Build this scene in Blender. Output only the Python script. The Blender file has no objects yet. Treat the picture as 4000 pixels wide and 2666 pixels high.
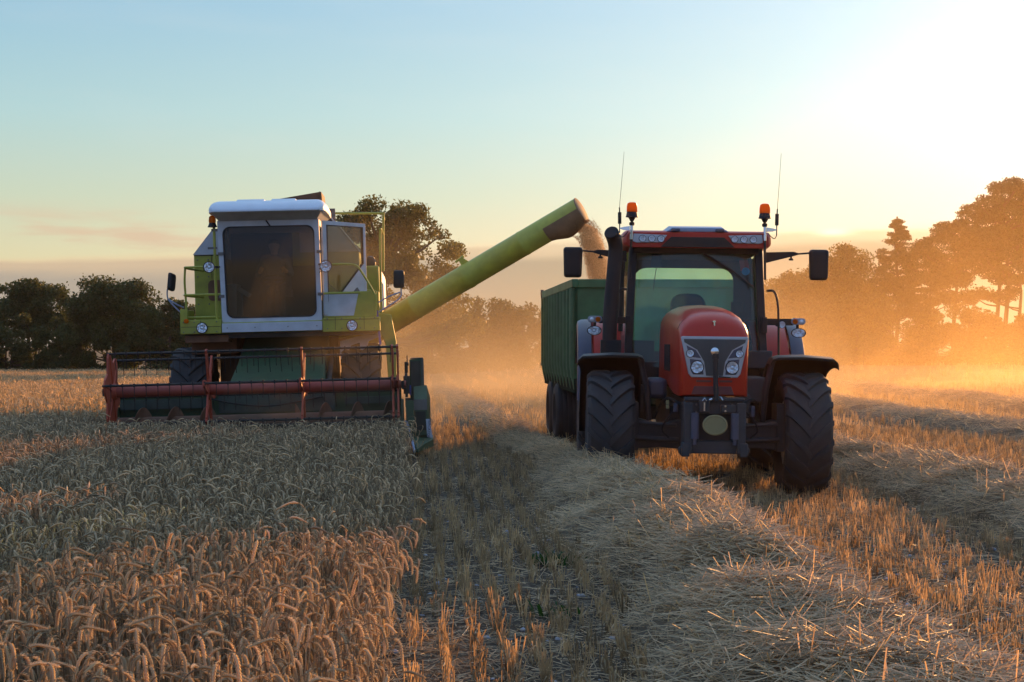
import bpy, math, random
import numpy as np
from mathutils import Vector, Matrix, Euler
R = math.radians
SC = bpy.context.scene
COL = SC.collection
random.seed(7)
RNG = np.random.default_rng(7)

# ------------------------------------------------------------------ materials
def nodes_of(m):
    m.use_nodes = True
    return m.node_tree.nodes, m.node_tree.links

def principled(name, col, rough=0.5, metal=0.0, var=0.15, scale=6.0, dust=0.0, dustcol=(.32, .24, .15), bump=0.0,
               bscale=60.0, coat=0.0, spec=0.5, noise_detail=5.0):
    m = bpy.data.materials.new(name)
    n, l = nodes_of(m)
    b = n['Principled BSDF']
    tc = n.new('ShaderNodeTexCoord')
    nz = n.new('ShaderNodeTexNoise'); nz.inputs['Scale'].default_value = scale; nz.inputs['Detail'].default_value = noise_detail
    l.new(tc.outputs['Object'], nz.inputs['Vector'])
    mr = n.new('ShaderNodeMapRange'); mr.inputs['From Min'].default_value = .3; mr.inputs['From Max'].default_value = .7
    mr.inputs['To Min'].default_value = 1 - var; mr.inputs['To Max'].default_value = 1 + var
    l.new(nz.outputs['Fac'], mr.inputs['Value'])
    mul = n.new('ShaderNodeVectorMath'); mul.operation = 'SCALE'
    mul.inputs[0].default_value = col
    l.new(mr.outputs['Result'], mul.inputs['Scale'])
    out = mul.outputs['Vector']
    rough_sock = None
    if dust > 0:
        n2 = n.new('ShaderNodeTexNoise'); n2.inputs['Scale'].default_value = 2.3; n2.inputs['Detail'].default_value = 8
        n2.inputs['Roughness'].default_value = .65
        l.new(tc.outputs['Object'], n2.inputs['Vector'])
        m2 = n.new('ShaderNodeMapRange'); m2.inputs['From Min'].default_value = .38; m2.inputs['From Max'].default_value = .72
        m2.inputs['To Min'].default_value = dust * .25; m2.inputs['To Max'].default_value = dust
        l.new(n2.outputs['Fac'], m2.inputs['Value'])
        mx = n.new('ShaderNodeMix'); mx.data_type = 'RGBA'
        l.new(m2.outputs['Result'], mx.inputs['Factor']); l.new(out, mx.inputs['A']); mx.inputs['B'].default_value = (*dustcol, 1)
        out = mx.outputs['Result']
        m3 = n.new('ShaderNodeMapRange'); m3.inputs['To Min'].default_value = rough; m3.inputs['To Max'].default_value = min(1, rough + .5)
        l.new(m2.outputs['Result'], m3.inputs['Value']); l.new(m3.outputs['Result'], b.inputs['Roughness'])
    else:
        b.inputs['Roughness'].default_value = rough
    l.new(out, b.inputs['Base Color'])
    b.inputs['Metallic'].default_value = metal
    b.inputs['Coat Weight'].default_value = coat
    b.inputs['Specular IOR Level'].default_value = spec
    if bump > 0:
        n3 = n.new('ShaderNodeTexNoise'); n3.inputs['Scale'].default_value = bscale; n3.inputs['Detail'].default_value = 4
        l.new(tc.outputs['Object'], n3.inputs['Vector'])
        bp = n.new('ShaderNodeBump'); bp.inputs['Strength'].default_value = bump; bp.inputs['Distance'].default_value = .02
        l.new(n3.outputs['Fac'], bp.inputs['Height']); l.new(bp.outputs['Normal'], b.inputs['Normal'])
    return m

def leafy(name, col, trans=0.35, rough=0.7, tint=0.45, tcol=None):
    """diffuse + translucent, with a per-face 'tint' attribute (0..1) for natural variation"""
    m = bpy.data.materials.new(name)
    n, l = nodes_of(m)
    n.remove(n['Principled BSDF'])
    o = n['Material Output']
    at = n.new('ShaderNodeAttribute'); at.attribute_name = 'tint'
    mr = n.new('ShaderNodeMapRange'); mr.inputs['To Min'].default_value = 1 - tint; mr.inputs['To Max'].default_value = 1 + tint
    l.new(at.outputs['Fac'], mr.inputs['Value'])
    mul = n.new('ShaderNodeVectorMath'); mul.operation = 'SCALE'; mul.inputs[0].default_value = col
    l.new(mr.outputs['Result'], mul.inputs['Scale'])
    d = n.new('ShaderNodeBsdfPrincipled'); d.inputs['Roughness'].default_value = rough; d.inputs['Specular IOR Level'].default_value = .25
    l.new(mul.outputs['Vector'], d.inputs['Base Color'])
    t = n.new('ShaderNodeBsdfTranslucent')
    mul2 = n.new('ShaderNodeVectorMath'); mul2.operation = 'SCALE'; mul2.inputs[0].default_value = tcol or col
    l.new(mr.outputs['Result'], mul2.inputs['Scale']); l.new(mul2.outputs['Vector'], t.inputs['Color'])
    mx = n.new('ShaderNodeMixShader'); mx.inputs['Fac'].default_value = trans
    l.new(d.outputs[0], mx.inputs[1]); l.new(t.outputs[0], mx.inputs[2]); l.new(mx.outputs[0], o.inputs['Surface'])
    return m

def glass(name, tint, dirt=0.06, dirtcol=(.45, .40, .30), ior=1.45):
    m = bpy.data.materials.new(name)
    n, l = nodes_of(m)
    n.remove(n['Principled BSDF']); o = n['Material Output']
    tr = n.new('ShaderNodeBsdfTransparent'); tr.inputs['Color'].default_value = (*tint, 1)
    gl = n.new('ShaderNodeBsdfGlossy'); gl.inputs['Roughness'].default_value = .03
    fr = n.new('ShaderNodeFresnel'); fr.inputs['IOR'].default_value = ior
    mx = n.new('ShaderNodeMixShader')
    l.new(fr.outputs[0], mx.inputs['Fac']); l.new(tr.outputs[0], mx.inputs[1]); l.new(gl.outputs[0], mx.inputs[2])
    df = n.new('ShaderNodeBsdfTranslucent'); df.inputs['Color'].default_value = (*dirtcol, 1)
    df2 = n.new('ShaderNodeBsdfDiffuse'); df2.inputs['Color'].default_value = (*dirtcol, 1)
    ad = n.new('ShaderNodeMixShader'); l.new(df.outputs[0], ad.inputs[1]); l.new(df2.outputs[0], ad.inputs[2])
    tc = n.new('ShaderNodeTexCoord'); nz = n.new('ShaderNodeTexNoise'); nz.inputs['Scale'].default_value = 3.0; nz.inputs['Detail'].default_value = 7
    l.new(tc.outputs['Object'], nz.inputs['Vector'])
    mr = n.new('ShaderNodeMapRange'); mr.inputs['From Min'].default_value = .35; mr.inputs['From Max'].default_value = .75
    mr.inputs['To Min'].default_value = dirt * .3; mr.inputs['To Max'].default_value = dirt * 1.8
    l.new(nz.outputs['Fac'], mr.inputs['Value'])
    m2 = n.new('ShaderNodeMixShader'); l.new(mr.outputs[0], m2.inputs['Fac'])
    l.new(mx.outputs[0], m2.inputs[1]); l.new(ad.outputs[0], m2.inputs[2]); l.new(m2.outputs[0], o.inputs['Surface'])
    return m

M = {}
M['red'] = principled('red_paint', (.56, .020, .007), .28, var=.08, dust=.12, dustcol=(.30, .15, .09), coat=.12, spec=.3)
M['redroof'] = principled('red_roof_paint', (.58, .024, .014), .36, var=.08, dust=.12, dustcol=(.34, .16, .09), coat=.1, spec=.3)
M['maroon'] = principled('dull_red_plastic', (.16, .022, .025), .5, var=.1, dust=.15)
M['black'] = principled('black_plastic', (.014, .014, .016), .5, var=.2, dust=.10, spec=.35, dustcol=(.12, .10, .08))
M['frame'] = principled('dark_frame_paint', (.028, .030, .036), .5, var=.25, dust=.25, dustcol=(.14, .11, .08), bump=.1)
M['grey'] = principled('grey_grille_mesh', (.085, .085, .080), .55, var=.12, bump=.5, bscale=160)
M['silver'] = principled('silver_trim', (.48, .50, .54), .33, metal=.55, var=.06, dust=.10)
M['chrome'] = principled('chrome', (.75, .76, .78), .12, metal=1, var=.03)
M['lens'] = principled('clear_lamp_lens', (.80, .82, .86), .22, metal=.45, var=.10, scale=45, coat=.3)
M['amber'] = leafy('amber_lens', (.90, .22, .008), .65, .2, .0, (1, .36, .02))
M['indicator'] = principled('smoky_indicator_lens', (.30, .31, .34), .2, var=.2, scale=30, coat=.5)
M['rubber'] = principled('tyre_rubber', (.028, .028, .030), .72, var=.25, dust=.30, dustcol=(.10, .08, .06), bump=.15)
M['beige'] = principled('beige_cover', (.30, .24, .10), .6, var=.1, dust=.2)
M['bluegrey'] = principled('blue_grey_plastic', (.055, .065, .11), .35, var=.1, dust=.15)
M['lime'] = principled('lime_green_paint', (.42, .41, .028), .45, var=.15, dust=.42, dustcol=(.22, .19, .09), coat=.15)
M['auger'] = principled('haze_lightened_auger_paint', (.55, .52, .06), .45, var=.14, dust=.25, dustcol=(.36, .30, .15), coat=.1)  # lime made paler: dusty air before the pipe is put into its colour
M['white'] = principled('white_paint', (.60, .62, .66), .45, var=.10, dust=.42, dustcol=(.42, .38, .33))
M['roofwhite'] = principled('white_roof_shell', (.74, .78, .84), .3, var=.05, dust=.12, dustcol=(.42, .38, .33))
M['darkgreen'] = principled('dark_green_paint', (.034, .085, .034), .5, var=.18, dust=.35, dustcol=(.10, .10, .055))
M['trailergreen'] = principled('trailer_green_paint', (.048, .165, .055), .45, var=.2, dust=.35, dustcol=(.13, .15, .08))
M['orange'] = principled('faded_red_orange_paint', (.48, .062, .020), .55, var=.18, dust=.25, dustcol=(.18, .12, .09))
M['tubered'] = principled('reel_tube_paint', (.38, .055, .030), .5, var=.15, dust=.3, dustcol=(.18, .12, .10))
M['steel'] = principled('worn_steel', (.16, .15, .15), .5, metal=.6, var=.25, dust=.3)
M['darksteel'] = principled('dark_steel', (.030, .028, .028), .5, metal=.4, var=.3, dust=.15, dustcol=(.12, .09, .06))
M['backsheet'] = principled('weathered_green_sheet', (.055, .085, .065), .6, var=.25, dust=.3, dustcol=(.10, .10, .09))
M['galv'] = principled('blue_grey_tube', (.28, .34, .46), .4, metal=.3, var=.12)
M['rust'] = principled('rusty_steel', (.16, .060, .028), .75, var=.35, dust=.3)
M['blue'] = principled('blue_paint', (.03, .05, .32), .4, var=.1, dust=.1)
M['skirt'] = principled('matt_dark_green_skirt', (.018, .030, .018), .95, var=.2, spec=.05)
M['rib'] = principled('trailer_rib_highlight_paint', (.11, .21, .09), .5, var=.2, dust=.35, dustcol=(.16, .16, .10))  # edge highlights of the ribs put into a lighter green
M['spout'] = principled('worn_brown_spout', (.27, .145, .075), .7, var=.25, dust=.3, dustcol=(.30, .22, .12))
M['seat'] = principled('seat_fabric', (.035, .045, .075), .85, var=.2)
M['interior'] = principled('cab_lining', (.028, .026, .025), .8, var=.2)
M['plate'] = principled('white_plate', (.58, .60, .68), .5, var=.1, dust=.3, dustcol=(.4, .36, .32))
M['ink'] = principled('dark_lettering', (.06, .07, .11), .6, var=.1)
M['reflector'] = principled('red_sticker', (.52, .02, .03), .35, var=.05)
M['bluesticker'] = principled('blue_sticker', (.08, .28, .62), .35, var=.05)
M['glassg'] = glass('green_tinted_glass', (.80, .98, .93), dirt=.05, dirtcol=(.34, .46, .46))
M['glassc'] = glass('dark_dusty_glass', (.55, .55, .50), dirt=.03, dirtcol=(.34, .29, .22))
M['glassd'] = glass('clear_door_glass', (.66, .68, .58), dirt=.14, dirtcol=(.42, .38, .26))
M['grainm'] = leafy('wheat_grain', (.66, .43, .21), .62, .6, .25, (.80, .46, .18))
M['skin'] = principled('skin', (.45, .24, .16), .5, var=.08)
M['shirt'] = principled('blue_work_shirt', (.06, .09, .16), .85, var=.15)
M['trousers'] = principled('dark_trousers', (.03, .03, .035), .85, var=.15)
M['hair'] = principled('brown_hair', (.07, .04, .02), .7, var=.2)

# ------------------------------------------------------------------ mesh building
class MB:
    def __init__(self):
        self.v = []; self.f = []; self.m = []
    def add(self, vs, fs, mi=0):
        o = len(self.v)
        self.v += [tuple(p) for p in vs]
        for f in fs:
            self.f.append(tuple(i + o for i in f)); self.m.append(mi)
        return self
    def box(self, c, s, rot=None, mi=0):
        x, y, z = (a / 2 for a in s)
        vs = [Vector(p) for p in ((-x, -y, -z), (x, -y, -z), (x, y, -z), (-x, y, -z), (-x, -y, z), (x, -y, z), (x, y, z), (-x, y, z))]
        if rot is not None:
            e = Euler(rot).to_matrix(); vs = [e @ p for p in vs]
        vs = [p + Vector(c) for p in vs]
        return self.add(vs, [(3, 2, 1, 0), (4, 5, 6, 7), (0, 1, 5, 4), (1, 2, 6, 5), (2, 3, 7, 6), (3, 0, 4, 7)], mi)
    def bb(self, x0, x1, y0, y1, z0, z1, mi=0):
        return self.box(((x0 + x1) / 2, (y0 + y1) / 2, (z0 + z1) / 2), (abs(x1 - x0), abs(y1 - y0), abs(z1 - z0)), None, mi)
    def prism(self, pts, axis, a0, a1, mi=0):
        """polygon pts (2D) extruded along axis 'x','y','z' from a0 to a1"""
        def P(p, a):
            return {'x': (a, p[0], p[1]), 'y': (p[0], a, p[1]), 'z': (p[0], p[1], a)}[axis]
        n = len(pts)
        vs = [P(p, a0) for p in pts] + [P(p, a1) for p in pts]
        fs = [tuple(range(n - 1, -1, -1)), tuple(range(n, 2 * n))] + [(i, (i + 1) % n, n + (i + 1) % n, n + i) for i in range(n)]
        return self.add(vs, fs, mi)
    def loft(self, loops, cap0=True, cap1=True, closed=True, mi=0):
        n = len(loops[0]); vs = [p for lp in loops for p in lp]; fs = []
        for k in range(len(loops) - 1):
            for i in range(n if closed else n - 1):
                j = (i + 1) % n
                fs.append((k * n + i, k * n + j, (k + 1) * n + j, (k + 1) * n + i))
        if cap0: fs.append(tuple(range(n - 1, -1, -1)))
        if cap1: fs.append(tuple((len(loops) - 1) * n + i for i in range(n)))
        return self.add(vs, fs, mi)
    def tube(self, pts, r, n=8, caps=True, mi=0):
        pts = [Vector(p) for p in pts]
        rs = r if isinstance(r, (list, tuple)) else [r] * len(pts)
        loops = []; up = None
        for i, p in enumerate(pts):
            a = pts[max(i - 1, 0)]; b = pts[min(i + 1, len(pts) - 1)]
            t = (b - a).normalized()
            if up is None:
                up = Vector((0, 0, 1)) if abs(t.z) < .9 else Vector((1, 0, 0))
            s = t.cross(up).normalized(); u = s.cross(t).normalized(); up = u
            loops.append([p + (s * math.cos(2 * math.pi * k / n) + u * math.sin(2 * math.pi * k / n)) * rs[i] for k in range(n)])
        return self.loft(loops, caps, caps, True, mi)
    def lathe(self, prof, o=(0, 0, 0), axis='z', n=24, sx=1.0, mi=0, d=None):
        """prof = [(radius, along)]"""
        if d is not None:
            q = Vector((0, 0, 1)).rotation_difference(Vector(d)).to_matrix()
        loops = []
        for r, a in prof:
            lp = []
            for k in range(n):
                t = 2 * math.pi * k / n
                c, s = math.cos(t) * r * sx, math.sin(t) * r
                p = {'z': (c, s, a), 'y': (c, a, s), 'x': (a, c, s)}[axis]
                if d is not None: p = q @ Vector((c, s, a))
                lp.append(Vector(o) + Vector(p))
            loops.append(lp)
        return self.loft(loops, True, True, True, mi)
    def ring(self, outer, inner, axis, a0, a1, mi=0):
        """frame between two 2D loops with equal counts, extruded"""
        def P(p, a):
            return {'x': (a, p[0], p[1]), 'y': (p[0], a, p[1]), 'z': (p[0], p[1], a)}[axis]
        n = len(outer)
        vs = [P(p, a0) for p in outer] + [P(p, a0) for p in inner] + [P(p, a1) for p in outer] + [P(p, a1) for p in inner]
        fs = []
        for i in range(n):
            j = (i + 1) % n
            fs += [(i, j, n + j, n + i), (2 * n + j, 2 * n + i, 3 * n + i, 3 * n + j), (j, i, 2 * n + i, 2 * n + j), (n + i, n + j, 3 * n + j, 3 * n + i)]
        return self.add(vs, fs, mi)
    def xform(self, mat):
        self.v = [tuple(mat @ Vector(p)) for p in self.v]; return self
    def build_each(self, name, mat, parent=None, smooth=35, bevel=0.0):
        """every loose piece becomes an object of its own"""
        par = list(range(len(self.v)))
        def find(a):
            while par[a] != a: par[a] = par[par[a]]; a = par[a]
            return a
        for f in self.f:
            for q in f[1:]: par[find(q)] = find(f[0])
        out = {}
        for f in self.f: out.setdefault(find(f[0]), []).append(f)
        for fs in out.values():
            ids = sorted({i for f in fs for i in f}); mp = {a: b for b, a in enumerate(ids)}; m = MB(); m.add([self.v[i] for i in ids], [tuple(mp[i] for i in f) for f in fs]); o = m.build(name, mat, parent, smooth, bevel)
        return o
    def build(self, name, mat, parent=None, smooth=35, bevel=0.0, seg=2):
        me = bpy.data.meshes.new(name)
        me.from_pydata(self.v, [], self.f)
        mats = mat if isinstance(mat, (list, tuple)) else [mat]
        for q in mats: me.materials.append(M[q] if isinstance(q, str) else q)
        if len(mats) > 1: me.polygons.foreach_set('material_index', self.m)
        import bmesh
        bm = bmesh.new(); bm.from_mesh(me)
        bmesh.ops.recalc_face_normals(bm, faces=bm.faces); bm.to_mesh(me); bm.free()
        if smooth:
            me.shade_smooth(); me.set_sharp_from_angle(angle=R(smooth))
        o = bpy.data.objects.new(name, me); COL.objects.link(o)
        if parent is not None: o.parent = parent
        if bevel > 0:
            bv = o.modifiers.new('bevel', 'BEVEL'); bv.width = bevel; bv.segments = seg; bv.limit_method = 'ANGLE'; bv.angle_limit = R(40)
            bv.harden_normals = False
        return o

def rrect(x0, x1, z0, z1, r, n=5):
    """rounded rectangle loop; r scalar or 4 radii (bl, br, tr, tl)"""
    rr = r if isinstance(r, (list, tuple)) else [r] * 4
    out = []
    for (cx, cz, a0, q) in ((x0, z0, 180, rr[0]), (x1, z0, 270, rr[1]), (x1, z1, 0, rr[2]), (x0, z1, 90, rr[3])):
        px = cx + (q if cx == x0 else -q); pz = cz + (q if cz == z0 else -q)
        for k in range(n):
            a = R(a0 + 90 * k / (n - 1)); out.append((px + q * math.cos(a), pz + q * math.sin(a)))
    return out

def smooth_path(pts, per=6):
    """Catmull-Rom through pts"""
    P = [Vector(p) for p in pts]; P = [P[0] * 2 - P[1]] + P + [P[-1] * 2 - P[-2]]
    out = []
    for i in range(1, len(P) - 2):
        for k in range(per):
            t = k / per
            a, b, c, d = P[i - 1], P[i], P[i + 1], P[i + 2]
            out.append(.5 * ((2 * b) + (c - a) * t + (2 * a - 5 * b + 4 * c - d) * t * t + (3 * b - a - 3 * c + d) * t ** 3))
    out.append(P[-2]); return out

def tag(o, label=None, cat=None, group=None, kind=None):
    if label: o['label'] = label
    if cat: o['category'] = cat
    if group: o['group'] = group
    if kind: o['kind'] = kind
    return o

def empty(name, loc=(0, 0, 0), rot=(0, 0, 0), parent=None):
    o = bpy.data.objects.new(name, None); COL.objects.link(o)
    o.location = loc; o.rotation_euler = rot; o.empty_display_size = .3
    if parent is not None: o.parent = parent
    return o

def dup(o, parent=None):
    c = o.copy(); COL.objects.link(c); c.parent = parent
    for ch in list(o.children): dup(ch, c)
    return c

def tyre_mesh(rad, w, rim, lugs=20, lug_h=.035, sweep=.42, barw=.075):
    """agricultural tyre round the x axis, V bars pointing down at the front face (-y)"""
    mb = MB(); n = 64
    h = w / 2; sh = rad - .035
    prof = [(rim, -h * .72), (rim + .03, -h * .86), (rim + (sh - rim) * .45, -h * 1.0), (rim + (sh - rim) * .8, -h * .97), (sh - .01, -h * .86), (sh, -h * .5),
            (sh + .004, 0), (sh, h * .5), (sh - .01, h * .86), (rim + (sh - rim) * .8, h * .97), (rim + (sh - rim) * .45, h * 1.0), (rim + .03, h * .86), (rim, h * .72)]
    loops = []
    for r, a in prof:
        loops.append([(a, r * math.cos(2 * math.pi * k / n), r * math.sin(2 * math.pi * k / n)) for k in range(n)])
    mb.loft(loops, False, False)
    K = 7
    for side in (-1, 1):
        for i in range(lugs):
            a0 = 2 * math.pi * (i + (.5 if side > 0 else 0)) / lugs
            L = []
            for k in range(K + 1):
                t = k / K
                x = side * (-.03 * w + t * (h * 1.0 + .03 * w))
                rr = sh if t < .8 else sh - (t - .8) / .2 * .05
                bw = barw * (1 - .35 * t) * (1.0 if t > 0.01 else .8)
                # angle grows towards the shoulder; at the front (-y) the centre of the V is lowest
                a = a0 + sweep * (t ** .85)
                hh = lug_h if k not in (0,) else lug_h * .6
                lp = []
                for da, dr in ((-bw / 2 / rad * 1.25, -.012), (-bw / 2 / rad, hh), (bw / 2 / rad, hh), (bw / 2 / rad * 1.25, -.012)):
                    r2 = rr + dr
                    aa = a + da
                    # front face is at angle pi in (y=cos): moving up from front means decreasing angle
                    lp.append((x, r2 * math.cos(math.pi - aa), r2 * math.sin(math.pi - aa)))
                L.append(lp)
            mb.loft(L, True, True)
    return mb

def wheel(parent, x, y, z, rad, w, rim, side, rimmat, lugs=20, sweep=.42, barw=.075, lug_h=.035, smooth_tread=False):
    e = empty('wheel', (x, y, z), (0, 0, 0), parent)
    if smooth_tread:
        mb = MB(); h = w / 2; n = 56
        prof = [(rim, -h * .8), (rim + .05, -h), (rad - .06, -h), (rad - .012, -h * .88)]
        for k in range(5):
            g = -h * .72 + k * h * .36
            prof += [(rad, g - h * .1), (rad, g + h * .1), (rad - .014, g + h * .13), (rad - .014, g + h * .20)]
        prof += [(rad - .012, h * .88), (rad - .06, h), (rim + .05, h), (rim, h * .8)]
        mb.loft([[(a, r * math.cos(2 * math.pi * k / n), r * math.sin(2 * math.pi * k / n)) for k in range(n)] for r, a in prof], False, False)
    else:
        mb = tyre_mesh(rad, w, rim, lugs, lug_h, sweep, barw)
    mb.build('tyre', 'rubber', e, 30)
    rm = MB(); d = w * .30
    rm.lathe([(rim + .012, -w * .36), (rim + .012, w * .36), (rim - .03, w * .37), (rim - .05, w * .2), (rim * .62, side * w * .05 + w * .06), (.12, side * w * .05 + w * .08), (.11, w * .16), (.02, w * .17)] if side > 0 else
             [(rim + .012, w * .36), (rim + .012, -w * .36), (rim - .03, -w * .37), (rim - .05, -w * .2), (rim * .62, side * w * .05 - w * .06), (.12, side * w * .05 - w * .08), (.11, -w * .16), (.02, -w * .17)], axis='x', n=32)
    for k in range(8):
        a = 2 * math.pi * k / 8
        rm.lathe([(.016, 0), (.016, .03 * side)], o=(side * w * .05 + side * w * .075, .2 * rim / .4 * math.cos(a), .2 * rim / .4 * math.sin(a)), axis='x', n=6)
    rm.build('rim', rimmat, e, 30)
    return e
# ================================================================== TRACTOR
def arch_loop(w, zb, zs, zt, y, n=14, e=2.5, wb=None):
    wb = w if wb is None else wb
    pts = [(-wb, y, zb), (-(w + wb) / 2, y, (zb + zs) / 2)]
    for k in range(n + 1):
        a = math.pi * (1 - k / n)
        c, s = math.cos(a), math.sin(a)
        pts.append((math.copysign(abs(c) ** (2 / e), c) * w, y, zs + (abs(s) ** (2 / e)) * (zt - zs)))
    pts += [((w + wb) / 2, y, (zb + zs) / 2), (wb, y, zb)]
    return pts

TR = empty('tractor', (2.04, 17.5, 0.0), (0, R(.7), R(-1.3)))
tag(TR, 'red tractor facing the camera with orange beacons on its cab roof', 'tractor')

def lamp(parent, name, o, r, d=(0, -1, 0), depth=.05, mat='black', lensmat='lens', sx=1.0):
    mb = MB(); q = d
    mb.lathe([(r * .55, depth), (r * .9, depth * .7), (r * 1.16, 0), (r * 1.16, -.012), (r * 1.0, -.014), (r * .99, -.004)][::-1] if False else
             [(r * .5, -depth), (r * .95, -depth * .6), (r * 1.16, -.004), (r * 1.16, .010), (r * 1.02, .012), (r * 1.0, .004)], o=o, d=d, n=28, sx=sx)
    b = mb.build(name, mat, parent, 30)
    ln = MB(); q_ = Vector((0, 0, 1)).rotation_difference(Vector(d)).to_matrix(); rd_ = random.Random(int(r * 1e4) + int(o[0] * 100)); NW = 18
    for ri, (ra, rb) in enumerate(((.30, .66), (.66, 1.0))):
        for w_ in range(NW):
            a0_, a1_ = 2 * math.pi * w_ / NW, 2 * math.pi * (w_ + 1) / NW; h0, h1, h2, h3 = (rd_.uniform(-.10, .10) * r for _ in range(4)); h0 *= .8; zb_ = .004 + .13 * r + .10 * r * ri
            ln.add([Vector(o) + q_ @ Vector((ra * r * math.cos(a0_) * sx, ra * r * math.sin(a0_), zb_ + h0)), Vector(o) + q_ @ Vector((rb * r * math.cos(a0_) * sx, rb * r * math.sin(a0_), .004 + .26 * r + h1)), Vector(o) + q_ @ Vector((rb * r * math.cos(a1_) * sx, rb * r * math.sin(a1_), .004 + .26 * r + h2)), Vector(o) + q_ @ Vector((ra * r * math.cos(a1_) * sx, ra * r * math.sin(a1_), zb_ + h3))], [(0, 1, 2, 3)])
    ln.lathe([(.30 * r, .1 * r), (.27 * r, .26 * r), (.16 * r, .32 * r), (.003, .34 * r)], o=o, d=d, n=16, sx=sx)
    # reflector ridges seen through the lens
    ln.build('lens', lensmat, b, 0)
    return b

# ---- hood
mb = MB()
secs = [(-.855, .315, 1.10, 1.60, 1.645, .29), (-.845, .333, 1.055, 1.61, 1.672, .315), (-.81, .345, 1.04, 1.62, 1.755, .33), (-.74, .352, 1.04, 1.635, 1.83, .345), (-.62, .358, 1.04, 1.645, 1.885, .352),
        (-.4, .365, 1.05, 1.66, 1.925, .37), (-.05, .375, 1.10, 1.675, 1.958, .39), (.4, .385, 1.16, 1.69, 1.985, .40), (.9, .40, 1.16, 1.70, 2.0, .41), (1.28, .41, 1.16, 1.70, 2.005, .42)]
mb.loft([arch_loop(w, zb, zs, zt, y, wb=wb) for y, w, zb, zs, zt, wb in secs])
hood = mb.build('hood', 'red', TR, 30, .008)
# seam of the bonnet cap, following the arch
seam = MB(); lp = arch_loop(.358, 1.3, 1.645, 1.882, -.60)
seam.tube([(p[0] * 1.004, -.60 + max(0, (1.66 - p[2])) * -.25, p[2] + .001) for p in lp[3:-3]], .005, 6)
seam.build('bonnet_seam', 'black', hood)
# chin plate
mb = MB(); mb.prism([(-.23, 1.06), (.20, 1.06), (.17, 1.145), (-.20, 1.145)], 'y', -.866, -.842); mb.build('chin_plate', 'maroon', TR, 30, .004)
mb = MB(); mb.bb(-.18, -.03, -.868, -.85, 1.185, 1.205); mb.bb(.05, .18, -.868, -.85, 1.185, 1.205); mb.build_each('air_slot', 'maroon', TR)
# grille and lamp surround
mb = MB(); mb.prism([(-.23, 1.232), (.23, 1.232), (.262, 1.27), (.338, 1.628), (.33, 1.645), (-.33, 1.645), (-.338, 1.628), (-.262, 1.27)], 'y', -.872, -.84)
sur = mb.build('lamp_surround', 'silver', TR, 30, .006)
mb = MB(); mb.prism([(-.085, 1.25), (.085, 1.25), (.105, 1.39), (.175, 1.51), (.305, 1.585), (.312, 1.618), (-.312, 1.618), (-.305, 1.585), (-.175, 1.51), (-.105, 1.39)], 'y', -.880, -.86)
mb.build('grille', 'grey', TR, 30, .004)
for s in (-1, 1):
    for poly, nm in (([(.285, 1.555), (.190, 1.508), (.135, 1.425), (.255, 1.440)], 'lamp_recess'), ([(.250, 1.418), (.132, 1.405), (.108, 1.262), (.215, 1.262), (.232, 1.29)], 'lamp_recess')):
        mb = MB(); mb.prism([(s * a, b) for a, b in poly], 'y', -.8765, -.866); mb.build(nm, 'bluegrey', TR, 30, .003)
    lamp(TR, 'headlight', (s * .247, -.878, 1.472), .036)
    lamp(TR, 'headlight', (s * .176, -.880, 1.335), .060)
# small bonnet badge and mascot
mb = MB(); mb.prism([(-.022, 1.800), (-.004, 1.808), (.016, 1.802), (.012, 1.790), (.004, 1.790), (.010, 1.758), (-.004, 1.752), (-.008, 1.786)], 'y', -.812, -.775); mb.build('bonnet_badge', 'chrome', TR)
# ---- front linkage and axle
mb = MB()
mb.bb(-.30, .30, -.94, -.72, .995, 1.035); mb.bb(-.30, .30, -.90, -.74, .86, 1.0); mb.bb(-.31, -.22, -.98, -.6, .47, .98); mb.bb(.22, .31, -.98, -.6, .47, .98)
mb.bb(-.27, .27, -.93, -.7, .47, .60); mb.bb(-.22, .22, -.80, -.6, .55, .90); mb.bb(-.33, -.25, -.99, -.84, .44, .58); mb.bb(.25, .33, -.99, -.84, .44, .58)
mb.bb(-.16, -.05, -.95, -.88, .88, 1.01); mb.bb(.06, .22, -.95, -.88, .88, .96)
mb.prism([(-.36, .52), (-.22, .62), (-.22, .5), (-.34, .45)], 'y', -.95, -.85); mb.prism([(.36, .52), (.22, .62), (.22, .5), (.34, .45)], 'y', -.95, -.85)
mb.build('front_linkage', 'frame', TR, 30, .010)
for s in (-1, 1):
    mb = MB(); mb.tube([(s * .20, -.97, .62), (s * .20, -.97, .88)], .042, 12); mb.tube([(s * .20, -.97, .56), (s * .20, -.97, .62)], .02, 8); mb.build('lift_cylinder', 'bluegrey', TR)
mb = MB(); mb.lathe([(.118, .02), (.126, .01), (.126, -.02), (.11, -.026), (.104, -.020), (.004, -.020)], o=(.0, -.99, .76), axis='y', n=36); mb.v = [(x, y, .76 + (z - .76) * .82) for x, y, z in mb.v]
mb.build('shaft_cover', 'beige', TR, 40)
mb = MB(); mb.tube([(.01, -1.0, 1.0), (.0, -.99, 1.2), (.0, -.97, 1.42)], .026, 10); mb.tube([(.0, -.97, 1.42), (.0, -.965, 1.47)], .034, 10); mb.tube([(.03, -1.0, 1.245), (.15, -.97, 1.235)], .007, 6); tl = mb.build('top_link', 'black', TR)
mb = MB(); mb.lathe([(.012, -.02), (.040, -.014), (.040, .014), (.012, .02)], o=(-.01, -.965, 1.495), axis='y', n=18); mb.build('link_eye', 'chrome', tl)
mb = MB()
for k in range(2): mb.lathe([(.011, -.01), (.011, .01)], o=(.105, -.952, .90 + .05 * k), axis='y', n=8)
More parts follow.
